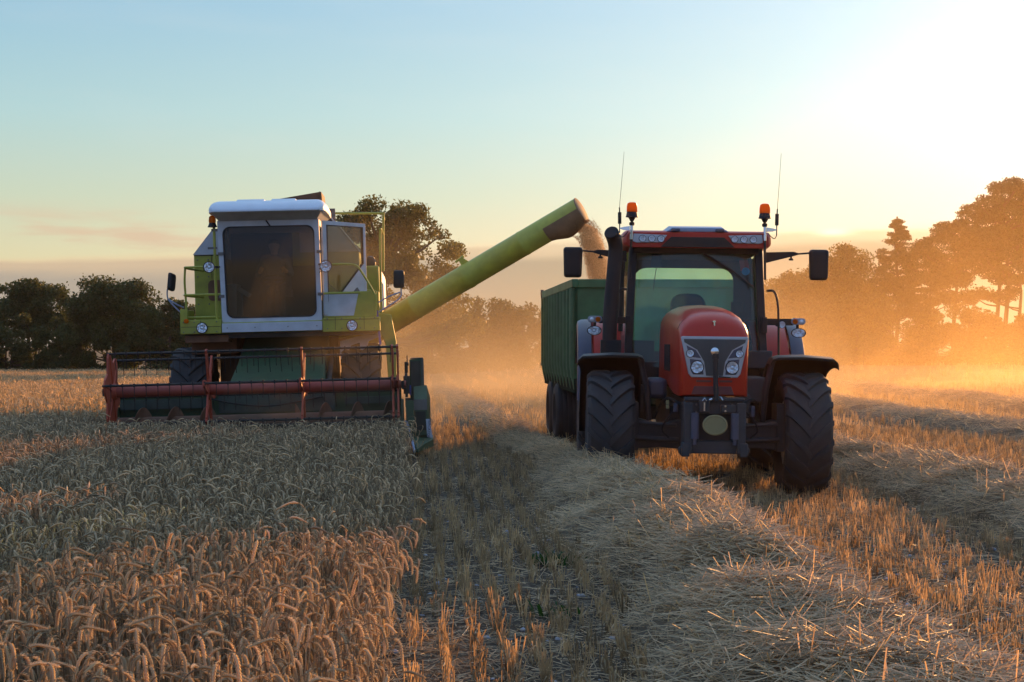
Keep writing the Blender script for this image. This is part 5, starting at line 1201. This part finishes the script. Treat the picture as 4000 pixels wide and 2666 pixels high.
# ---- a few weeds in the stubble
M['weed'] = leafy('green_weed', (.045, .12, .02), .35, .6, .4, (.08, .20, .03))
for (x, y, n_, lab) in ((.30, 11.7, 90, 'green weed tuft growing in the stubble beside the straw swath'), (.22, 9.6, 26, 'tiny green weed low in the stubble nearer the camera')):
    mb = MB(); rd = random.Random(int(x * 100))
    for q in range(n_):
        a = rd.uniform(0, 6.28); d = Vector((math.cos(a), math.sin(a), 0)); s = d.cross(Vector((0, 0, 1))); o_ = Vector((rd.gauss(0, .09), rd.gauss(0, .07), 0)); h = rd.uniform(.04, .13); L = []
        for t in (0, .35, .7, 1): p = o_ + d * (.09 * t) + Vector((0, 0, h * (1.6 * t - .8 * t * t))); w = .006 * (1 - t) * (1 + 2 * t) + .0008; L.append([p - s * w, p + s * w])
        mb.loft(L, False, False, False)
    o = mb.build('weed_plant', 'weed', None, 0); o.location = (x, y, float(G(x, y))); tag(o, lab, 'weed')
# ================================================================== TREES AND HEDGES
M['bark'] = principled('tree_bark', (.055, .042, .032), .9, var=.35, scale=3, bump=.4, bscale=12)
M['leafA'] = leafy('oak_leaves', (.055, .078, .020), .48, .55, .45, (.14, .13, .03))
M['leafB'] = leafy('hedge_leaves', (.045, .070, .022), .36, .55, .45, (.11, .12, .03))
M['leafP'] = leafy('pine_needles', (.040, .058, .025), .38, .6, .4, (.09, .08, .03))
def leaf_cloud(centres, n, size, flat=.0, seed=0):
    """centres = [(x,y,z,rx,ry,rz,weight)]; leaf-sized faces spread through the clumps, denser at their rim"""
    rg = np.random.default_rng(seed); C = np.array(centres, float); w = C[:, 6] / C[:, 6].sum(); k = rg.choice(len(C), n, p=w)
    d = rg.normal(size=(n, 3)); d /= np.linalg.norm(d, axis=1)[:, None]; r = rg.random(n) ** .45
    r = r * (1 + .18 * rg.normal(size=n) * (rg.random(n) < .25))
    P = C[k, :3] + d * r[:, None] * C[k, 3:6]
    u = rg.normal(size=(n, 3)); u /= np.linalg.norm(u, axis=1)[:, None]; v = np.cross(u, rg.normal(size=(n, 3))); v /= np.linalg.norm(v, axis=1)[:, None]
    s = size * rg.uniform(.55, 1.35, n)[:, None]
    V = np.stack([P - u * s, P + v * s * .55, P + u * s, P - v * s * .55], 1).reshape(-1, 3)
    F = np.arange(n * 4); tint = np.repeat(np.clip(rg.normal(.5, .25, n) + .15 * np.sin(k * 2.4), 0, 1), 4)
    return V, F, np.full(n, 4), tint
def clumps(rd, x0, z0, rx, rz, ry, n, cr, shape=None):
    out = []
    for q in range(n):
        for _ in range(60):
            a, b_, c = rd.uniform(-1, 1), rd.uniform(-1, 1), rd.uniform(-1, 1); d = math.sqrt(a * a + b_ * b_ + c * c)
            if d < 1 and d > .35 and (shape is None or shape(a, b_, c)): break
        r = cr * rd.uniform(.6, 1.3); out.append((x0 + a * rx, b_ * ry, z0 + c * rz, r, r, r * .72, r ** 2))
    return out
def tree(name, label, cat, x, y, cl, nleaf, size, mat, trunk_h, trunk_r, seed, group, limbs=None, trunks=None):
    rd = random.Random(seed); z = float(G(x, y)); root = empty(name, (x, y, z)); tag(root, label, cat, group)
    V, F, T, ti = leaf_cloud(cl, nleaf, size, seed=seed); crown = np_obj('crown', np_mesh('crown', V, F, T, M[mat], ti), root)
    mb = MB()
    for (tx, h, tr) in (trunks or [(0, trunk_h, trunk_r)]):
        pts = [(tx + math.sin(k * 1.3 + seed) * .06 * h / 5, math.cos(k * 1.7 + seed) * .05 * h / 5, -.1 + h * k / 6) for k in range(7)]; mb.tube(pts, [tr * (1.25 if k == 0 else 1) * (1 - .11 * k) for k in range(7)], 9)
        tgt = [c for c in cl if c[2] > h * .35]; rd.shuffle(tgt)
        for c in tgt[:(limbs or 14)]:
            zz = min(h * .98, max(h * .3, c[2] - rd.uniform(.3, .45) * abs(c[0] - tx) - .4)); t = zz / h; a = Vector((tx, 0, zz)); b_ = Vector((c[0], c[1], c[2])); m_ = (a + b_) / 2 + Vector((0, 0, -.12 * (b_ - a).length)); mb.tube(smooth_path([a, m_, b_], 3), [tr * .42 * (1 - .75 * q / 6) for q in range(7)], 6)
    mb.build('trunk', 'bark', root, 50)
    return root
def blob(name, label, cat, x, y, w, h, dpt, n, size, mat, seed, group, stem=True):
    """bush or hedge clump: foliage down to the ground on short stems"""
    rd = random.Random(seed); cl = []
    for q in range(max(10, int(w * h * 2.2))):
        a = rd.uniform(-1, 1); zz = rd.random() ** .8; hh = h * (1 - .28 * abs(a) ** 2.5) * rd.uniform(.82, 1.06); r = rd.uniform(.22, .42) * min(h, w) * .5; cl.append((a * w / 2, rd.uniform(-1, 1) * dpt / 2, max(r * .6, zz * hh - r * .4), r, r, r * .8, r * r))
    return tree(name, label, cat, x, y, cl, n, size, mat, h * .75, .07 + h * .012, seed, group, 8, [(rd.uniform(-.3, .3) * w, h * .7, .05 + .01 * h) for _ in range(3)])
px = lambda p, d: (p - 1176.5) * d / 3800
zt = lambda q, d: 1.6 + (784 - q) * d / 3800
GL, GM, GR = 'trees of the dark hedgerow left of the combine', 'hedge trees behind the combine and trailer', 'trees of the sunlit shelterbelt right of the tractor'
# left hedgerow
def dome(a, b_, c): return c > -.55
rd = random.Random(5)
tree('hedgerow_tree', 'dark leafy tree at the far left of the hedgerow', 'tree', px(66, 92), 92, clumps(rd, 0, 3.5, 2.3, 2.1, 1.6, 60, .66, dome), 24000, .085, 'leafB', 3.6, .16, 5, GL)
tree('hedgerow_tree', 'broad round-topped dark tree just left of the combine', 'tree', px(262, 90), 90, clumps(random.Random(6), 0, 3.5, 2.45, 2.1, 1.7, 66, .70, dome), 28000, .085, 'leafB', 3.6, .17, 6, GL)
tree('hedgerow_tree', 'small low tree showing beside the combine wing mirror', 'tree', px(410, 91), 91, clumps(random.Random(7), 0, 2.7, 1.5, 1.4, 1.3, 36, .55, dome), 13000, .085, 'leafB', 2.7, .12, 7, GL)
HL = ['hedge bush at the left frame edge under the far left tree', 'dark hedge bush below the gap between the two left trees', 'dark hedge bush under the round-topped tree', 'hedge bush behind the left end of the reel', 'hedge bush hidden mostly by the combine platform', 'hedge bush seen behind the combine under the oak', 'hedge bush low behind the combine door']
for k, p in enumerate((-30, 85, 200, 315, 430, 560, 700)):
    blob('hedge_bush', HL[k], 'bush', px(p, 89), 89, 4.6, 3.1 + .3 * math.sin(k * 2.1), 2.2, 15000, .085, 'leafB', 20 + k, GL)
# the oak
ox = px(885, 85); oc = []
rd = random.Random(11)
for q in range(150):
    a = rd.uniform(-1, 1); zz = rd.uniform(0, 1)
    # outline: round head leaning to a long skirt on the right
    half = 3.9 * math.sqrt(max(0, 1 - (max(0, zz - .55) / .46) ** 2)) + (.35 - zz) * 2.6 * (zz < .35) * (a > 0)
    shift = .0 + (.9 * (.55 - zz) if zz < .55 else 0)
    r = rd.uniform(.42, .85); oc.append((a * half * .92 + shift, rd.uniform(-2.2, 2.2), 2.6 + zz * 6.2 - r * .3 + .35 * math.sin(a * 7), r, r, r * .72, r * r))
tree('oak_tree', 'tall dark oak behind the combine door and the base of the unloading auger', 'tree', ox, 85, oc, 50000, .085, 'leafA', 6.5, .30, 11, GM, 34)
MLB = [(905, 3.8, 'leafy hedge clump below the oak'), (985, 4.2, 'hedge clump under the middle of the unloading auger'), (1065, 4.0, 'hedge clump right of the oak, half lost in dust'), (1145, 4.9, 'tallest wispy hedge clump between oak and trailer'), (1215, 4.3, 'hedge clump close to the left side of the trailer'), (1300, 4.2, 'hedge clump hidden behind the trailer corner'), (1420, 4.6, 'hedge clump behind the exhaust stack'), (1530, 4.7, 'hedge clump seen through the left half of the tractor cab'), (1640, 5.0, 'hedge clump seen through the right half of the tractor cab'), (1740, 4.7, 'hedge clump beside the right pillar of the tractor cab')]
for k, (p, h, lab) in enumerate(MLB): blob('hedge_bush', lab, 'bush', px(p, 102), 102, 3.9, h, 2.2, 13000, .095, 'leafB', 50 + k, GM)
# right shelterbelt
d = 112
for k, (p, ytop, w, lab) in enumerate(((1800, 645, 4.2, 'lowest bushy tree of the shelterbelt nearest the tractor mirror'), (1870, 598, 4.4, 'bushy tree directly behind the right tractor mirror'), (1945, 566, 4.4, 'rounded bushy tree left of the pointed conifer'))):
    h = zt(ytop, d); tree('broadleaf_tree', lab, 'tree', px(p, d), d, clumps(random.Random(70 + k), 0, h * .54, w * .58, h * .46, 2.1, 64, .85), 24000, .10, 'leafA', h * .6, .18, 70 + k, GR, 16)
# pointed conifer
h = zt(484, 114); cl = []; rd = random.Random(80)
for q in range(270):
    t = rd.random() ** .9; zz = h * (.30 + .64 * t); rad = (1 - t) ** .75 * 2.7 + .12; a = rd.uniform(0, 6.28); dd = rad * rd.uniform(.30, 1.05); r = .20 + .26 * (1 - t); cl.append((math.cos(a) * dd, math.sin(a) * dd, zz - .22 * dd, r * 1.5, r * 1.5, r * .45, r * r))
tree('conifer', 'pointed dark conifer rising above the shelterbelt', 'tree', px(2062, 114), 114, cl, 30000, .08, 'leafP', h * .97, .17, 80, GR, 40)
def pine(label, p, ytop, dep, seed, pads, trunks, n):
    h = zt(ytop, dep); rd = random.Random(seed); cl = []
    for (cx, cz, w, hh, m) in pads:      # foliage plates: offset (m), height fraction, half width, half height
        for q in range(int(m * 1.8)):
            a = rd.uniform(-1, 1); b_ = rd.uniform(-1, 1); r = rd.uniform(.30, .62); cl.append((cx + a * w * 1.3, b_ * 1.5, h * cz + rd.uniform(-1, 1) * hh * 1.25 * math.sqrt(max(.05, 1 - a * a)), r * 1.25, r * 1.2, r * .6, r * r))
    return tree('pine_tree', label, 'tree', px(p, dep), dep, cl, n, .085, 'leafP', h * .93, .17, seed, GR, 30, trunks)
pine('slender pine with sky showing round its bare trunk, right of the conifer', 2130, 565, 113, 90, [(-.4, .90, 1.3, .5, 16), (.6, .78, 1.3, .5, 14), (-.8, .66, 1.2, .45, 12), (.7, .56, .9, .35, 9), (0, .42, .9, .3, 6)], [(0.2, 8.2, .13)], 17000)
pine('flat-topped pine with a wind-swept crown between the conifer and the tallest pine', 2195, 512, 111, 91, [(.2, .93, 1.3, .55, 18), (-.5, .82, 1.6, .6, 20), (.7, .71, 1.4, .5, 16), (-.6, .60, 1.2, .4, 12), (.5, .47, .8, .3, 7)], [(0, 9.0, .16)], 26000)
pine('tallest pine with several bare trunks near the right frame edge', 2300, 418, 110, 92, [(.6, .94, 1.0, .6, 14), (.1, .85, 1.9, .7, 28), (-.7, .75, 1.8, .7, 26), (.9, .67, 1.8, .6, 24), (-.7, .57, 1.5, .5, 18), (.8, .49, 1.3, .4, 12), (-.3, .38, 1.0, .3, 8)], [(-.25, 10.5, .17), (.35, 11.2, .18), (1.2, 9.5, .14)], 50000)
pine('pine cut by the right frame edge', 2390, 455, 112, 93, [(0, .95, 1.2, .5, 16), (-.3, .80, 1.6, .6, 24), (.4, .64, 1.6, .5, 18), (-.4, .5, 1.0, .3, 8)], [(0, 10.3, .18)], 34000)
RLB = [(1790, 3.6, 'bush at the foot of the shelterbelt beside the tractor fender'), (1880, 4.4, 'bush in the orange dust above the right tractor wheel'), (1975, 4.9, 'tall bush under the rounded tree in orange dust'), (2060, 4.0, 'bush at the foot of the pointed conifer'), (2150, 3.2, 'low bush below the slender pine'), (2225, 4.0, 'bush between the two larger pines'), (2310, 3.4, 'bush at the foot of the tallest pine'), (2400, 3.8, 'bush at the right frame edge')]
for k, (p, hh, lab) in enumerate(RLB): blob('hedge_bush', lab, 'bush', px(p, 109), 109, 4.4, hh, 2.2, 14000, .095, 'leafA', 120 + k, GR)

# ================================================================== SUN, SKY, HAZE, DUST, CAMERA
SUN_AZ, SUN_EL = R(25.0), R(9.0)
sund = Vector((math.sin(SUN_AZ) * math.cos(SUN_EL), math.cos(SUN_AZ) * math.cos(SUN_EL), math.sin(SUN_EL)))
sl = bpy.data.lights.new('sun', 'SUN'); sl.energy = 5.0; sl.angle = R(.55); sl.color = (1, .47, .15)
so = bpy.data.objects.new('sun', sl); COL.objects.link(so); so.rotation_euler = sund.to_track_quat('Z', 'Y').to_euler(); so.location = (30, 60, 40)

W = bpy.data.worlds.new('World'); SC.world = W; W.use_nodes = True; n = W.node_tree.nodes; l = W.node_tree.links
bg = n['Background']; bg.inputs['Strength'].default_value = .1
def mth(op, a, b_=None, c=None):
    q = n.new('ShaderNodeMath'); q.operation = op
    for i_, v_ in enumerate((a, b_, c)):
        if v_ is None: continue
        if isinstance(v_, (int, float)): q.inputs[i_].default_value = v_
        else: l.new(v_, q.inputs[i_])
    return q.outputs[0]
def smap(v, a, b_, c=0, d_=1):
    q = n.new('ShaderNodeMapRange'); q.interpolation_type = 'SMOOTHSTEP'; q.inputs['From Min'].default_value = a; q.inputs['From Max'].default_value = b_; q.inputs['To Min'].default_value = c; q.inputs['To Max'].default_value = d_; l.new(v, q.inputs['Value']); return q.outputs[0]
def mixw(f, a, b_, bt='MIX'):
    q = n.new('ShaderNodeMix'); q.data_type = 'RGBA'; q.blend_type = bt; q.clamp_factor = True
    for nm, v_ in (('Factor', f), ('A', a), ('B', b_)):
        if isinstance(v_, (int, float)): q.inputs[nm].default_value = v_
        elif isinstance(v_, tuple): q.inputs[nm].default_value = (*v_, 1)
        else: l.new(v_, q.inputs[nm])
    return q.outputs['Result']
sky = n.new('ShaderNodeTexSky'); sky.sky_type = 'NISHITA'; sky.sun_disc = False; sky.sun_elevation = SUN_EL; sky.sun_rotation = SUN_AZ; sky.air_density = 1.0; sky.dust_density = 2.0; sky.ozone_density = 1.5
tcw = n.new('ShaderNodeTexCoord'); sx = n.new('ShaderNodeSeparateXYZ'); l.new(tcw.outputs['Generated'], sx.inputs[0])
el = mth('ARCSINE', sx.outputs['Z']); az = mth('ARCTAN2', sx.outputs['X'], sx.outputs['Y'])
dt = n.new('ShaderNodeVectorMath'); dt.operation = 'DOT_PRODUCT'; l.new(tcw.outputs['Generated'], dt.inputs[0]); dt.inputs[1].default_value = sund
sang = mth('ARCCOSINE', mth('MINIMUM', dt.outputs['Value'], 1.0))
# clear-air colour by elevation
cr = n.new('ShaderNodeValToRGB'); l.new(mth('DIVIDE', el, 1.5708), cr.inputs['Fac'])
stops = [(0, (.44, .35, .20)), (.030, (.50, .455, .27)), (.055, (.385, .45, .34)), (.085, (.285, .44, .45)), (.125, (.20, .37, .48)), (.22, (.24, .44, .68)), (.5, (.33, .48, .70)), (1, (.33, .48, .70))]
while len(cr.color_ramp.elements) < len(stops): cr.color_ramp.elements.new(.5)
for e, (p, c) in zip(cr.color_ramp.elements, stops): e.position = p; e.color = (*c, 1)
base = mixw(smap(sang, .75, 1.7), cr.outputs['Color'], (.165, .285, .52))      # deeper blue and dimmer away from the sun
# aureole round the sun
g1 = mth('MULTIPLY', mth('EXPONENT', mth('MULTIPLY', mth('POWER', mth('DIVIDE', sang, .10), 2.0), -1.0)), .2)
g2 = mth('MULTIPLY', mth('EXPONENT', mth('MULTIPLY', mth('DIVIDE', sang, .25), -1.0)), .68)
add1 = n.new('ShaderNodeVectorMath'); add1.operation = 'SCALE'; add1.inputs[0].default_value = (1.0, .98, .90); l.new(mth('ADD', g1, g2), add1.inputs['Scale'])
cv3 = n.new('ShaderNodeCombineXYZ'); l.new(mth('ADD', mth('MULTIPLY', az, 5.0), mth('MULTIPLY', el, 4.0)), cv3.inputs[0]); l.new(mth('MULTIPLY', el, 26.0), cv3.inputs[1]); cv3.inputs[2].default_value = 7.7
nz3 = n.new('ShaderNodeTexNoise'); nz3.inputs['Scale'].default_value = 1.0; nz3.inputs['Detail'].default_value = 7; nz3.inputs['Roughness'].default_value = .6; l.new(cv3.outputs[0], nz3.inputs['Vector'])
base = mixw(mth('MULTIPLY', smap(nz3.outputs['Fac'], .45, .75), .10), base, (.52, .52, .50))      # faint high cirrus
va = n.new('ShaderNodeVectorMath'); va.operation = 'ADD'; l.new(base, va.inputs[0]); l.new(add1.outputs[0], va.inputs[1]); clear = va.outputs[0]
# low bank of cloud along the horizon and a few thin lit streaks above it
cv = n.new('ShaderNodeCombineXYZ'); l.new(mth('MULTIPLY', az, 6.0), cv.inputs[0]); l.new(mth('MULTIPLY', el, 42.0), cv.inputs[1])
nz = n.new('ShaderNodeTexNoise'); nz.inputs['Scale'].default_value = 1.0; nz.inputs['Detail'].default_value = 6; nz.inputs['Roughness'].default_value = .52; l.new(cv.outputs[0], nz.inputs['Vector'])
cv2 = n.new('ShaderNodeCombineXYZ'); l.new(mth('MULTIPLY', az, 2.5), cv2.inputs[0]); l.new(mth('MULTIPLY', el, 8.0), cv2.inputs[1]); cv2.inputs[2].default_value = 3.1
nz2 = n.new('ShaderNodeTexNoise'); nz2.inputs['Scale'].default_value = 1.0; nz2.inputs['Detail'].default_value = 4; l.new(cv2.outputs[0], nz2.inputs['Vector'])
top = smap(az, -.30, .22, .0475, .0655)         # upper edge of the bank, higher towards the sun
edge = mth('ADD', mth('SUBTRACT', top, el), mth('MULTIPLY', mth('SUBTRACT', nz.outputs['Fac'], .5), .016))
bank = smap(edge, -.0010, .0030)
lit = mth('MULTIPLY', smap(edge, -.004, .0015), smap(edge, .013, .003))
streak = mth('MULTIPLY', smap(mth('ADD', nz.outputs['Fac'], mth('MULTIPLY', nz2.outputs['Fac'], .5)), .77, .90), mth('MULTIPLY', smap(el, .085, .062), smap(el, .03, .05)))
streak = mth('MULTIPLY', streak, smap(az, .05, -.12))
bankc = mixw(smap(az, -.30, .20), (.275, .25, .22), (.185, .20, .165))
shade = mixw(smap(nz2.outputs['Fac'], .35, .65), bankc, mixw(1.0, bankc, (1.10, 1.06, 1.0), 'MULTIPLY'))
litc = mixw(smap(az, -.2, .2), (.58, .42, .26), (.74, .64, .44))
col1 = mixw(mth('MULTIPLY', streak, .9), clear, mixw(.35, (.60, .43, .27), (.34, .30, .27)))
col2 = mixw(mth('MULTIPLY', bank, .95), col1, shade)
col3 = mixw(mth('MULTIPLY', lit, .55), col2, litc)
# bright break in the bank below the sun
bx = mth('DIVIDE', mth('SUBTRACT', az, R(11.0)), .010); by = mth('DIVIDE', mth('SUBTRACT', el, .0647), .0022)
br = mth('EXPONENT', mth('MULTIPLY', mth('ADD', mth('MULTIPLY', bx, bx), mth('MULTIPLY', by, by)), -1.0))
col4 = mixw(mth('MULTIPLY', br, .8), col3, (1.1, .98, .7))
sc10 = n.new('ShaderNodeVectorMath'); sc10.operation = 'SCALE'; l.new(col4, sc10.inputs[0]); sc10.inputs['Scale'].default_value = 10.0
fin = mixw(.96, sky.outputs['Color'], sc10.outputs[0])
l.new(fin, bg.inputs['Color'])

def volume(name, dens, col, anis):
    m = bpy.data.materials.new(name); q, k = nodes_of(m); q.remove(q['Principled BSDF']); v = q.new('ShaderNodeVolumePrincipled')
    v.inputs['Color'].default_value = (*col, 1); v.inputs['Density'].default_value = dens; v.inputs['Anisotropy'].default_value = anis; k.new(v.outputs[0], q['Material Output'].inputs['Volume']); return m
M['haze'] = volume('haze_air', .00015, (1, .88, .72), .72)
mb = MB(); mb.bb(-270, 270, -24, 430, -2.2, 14.5); hz = mb.build('haze', 'haze', None, 0); tag(hz, 'thin evening haze over the whole field', 'haze', kind='stuff')
def dusty(name, dens, col, anis, hz, scale, lo, hi, seed):
    """dust that thins upwards and drifts in uneven billows"""
    m = bpy.data.materials.new(name); q, k = nodes_of(m); q.remove(q['Principled BSDF']); v = q.new('ShaderNodeVolumePrincipled'); v.inputs['Color'].default_value = (*col, 1); v.inputs['Anisotropy'].default_value = anis
    ge = q.new('ShaderNodeTexCoord'); sp_ = q.new('ShaderNodeSeparateXYZ'); k.new(ge.outputs['Object'], sp_.inputs[0])
    mp = q.new('ShaderNodeMapping'); mp.inputs['Location'].default_value = (seed, seed * 2, 0); mp.inputs['Scale'].default_value = (1, .5, 1.3); k.new(ge.outputs['Object'], mp.inputs['Vector'])
    nz_ = q.new('ShaderNodeTexNoise'); nz_.inputs['Scale'].default_value = scale; nz_.inputs['Detail'].default_value = 3; nz_.inputs['Distortion'].default_value = .6; k.new(mp.outputs[0], nz_.inputs['Vector'])
    r_ = q.new('ShaderNodeMapRange'); r_.interpolation_type = 'SMOOTHSTEP'; r_.inputs['From Min'].default_value = .36; r_.inputs['From Max'].default_value = .66; r_.inputs['To Min'].default_value = lo; r_.inputs['To Max'].default_value = hi; k.new(nz_.outputs['Fac'], r_.inputs['Value'])
    def mm(op, a, b_):
        o_ = q.new('ShaderNodeMath'); o_.operation = op
        for i_, x_ in enumerate((a, b_)):
            if isinstance(x_, (int, float)): o_.inputs[i_].default_value = x_
            else: k.new(x_, o_.inputs[i_])
        return o_.outputs[0]
    fall = mm('POWER', 2.718, mm('MULTIPLY', mm('MAXIMUM', sp_.outputs['Z'], 0.0), -1.0 / hz))
    k.new(mm('MULTIPLY', mm('MULTIPLY', fall, r_.outputs[0]), dens), v.inputs['Density']); k.new(v.outputs[0], q['Material Output'].inputs['Volume'])
    return m
def dust(label, c, r, seed, mat):
    mb = MB(); L = []; nl, nw = 14, 40
    for k in range(nl + 1):
        t = k / nl; zz = math.sin(t * math.pi / 2); rr = math.cos(t * math.pi / 2) ** .8
        L.append([(c[0] + r[0] * rr * math.cos(a) * (1 + .12 * fbm(math.cos(a) * 2, math.sin(a) * 2 + t, seed)), c[1] + r[1] * rr * math.sin(a) * (1 + .12 * fbm(math.sin(a) * 2, math.cos(a) * 2 + t, seed + 1)), -1.4 + (r[2] + 1.4) * zz * (1 + .10 * fbm(math.cos(a) * 1.5 * rr, math.sin(a) * 1.5 * rr, seed + 2))) for a in [2 * math.pi * i / nw for i in range(nw)]])
    mb.loft(L); o = mb.build('dust_cloud', mat, None, 60); tag(o, label, 'dust', kind='stuff'); return o
DC = (1, .74, .40)
M['dustA'] = dusty('harvest_dust', .046, (.70, .56, .33), .42, 1.45, .20, .2, 1.7, 3.0)
M['dustB'] = dusty('low_field_dust', .0150, (.95, .68, .34), .60, 2.1, .13, .25, 1.7, 9.0)
M['dustC'] = dusty('drifting_dust', .0017, (1, .68, .36), .62, 10.0, .05, .5, 1.4, 5.0)
dust('bank of golden harvest dust billowing behind the combine and trailer', (.6, 46), (9, 15, 6.5), 1, 'dustA')
M['dustD'] = dusty('header_dust', .050, (.9, .74, .46), .45, 2.6, .5, .0, 1.7, 12.0)
dust('thin warm dust drifting up in front of the combine cab', (-2.15, 22.9), (1.9, 1.7, 3.6), 3, 'dustD')
dust('low dust rolling over the lit stubble right of the tractor', (22, 44), (21, 20, 8.5), 9, 'dustB')
dust('wide orange dust hanging before the shelterbelt trees', (28, 54), (25, 25, 12.5), 5, 'dustC')

cam = bpy.data.cameras.new('camera'); cam.lens = 36 * 3800 / 2353; cam.sensor_width = 36; cam.clip_end = 2000; cam.clip_start = .1
co = bpy.data.objects.new('camera', cam); COL.objects.link(co); co.location = (0, 0, 1.6); co.rotation_euler = (R(90), 0, 0); SC.camera = co
SC.view_settings.view_transform = 'Standard'; SC.view_settings.look = 'None'; SC.view_settings.exposure = .5; SC.view_settings.gamma = 1
cy = SC.cycles; cy.max_bounces = 8; cy.diffuse_bounces = 3; cy.glossy_bounces = 3; cy.transmission_bounces = 4; cy.transparent_max_bounces = 12; cy.volume_bounces = 0; cy.volume_step_rate = 1.0; cy.volume_max_steps = 256
cy.caustics_reflective = False; cy.caustics_refractive = False; cy.use_denoising = True; cy.sample_clamp_indirect = 6
SC.render.film_transparent = False
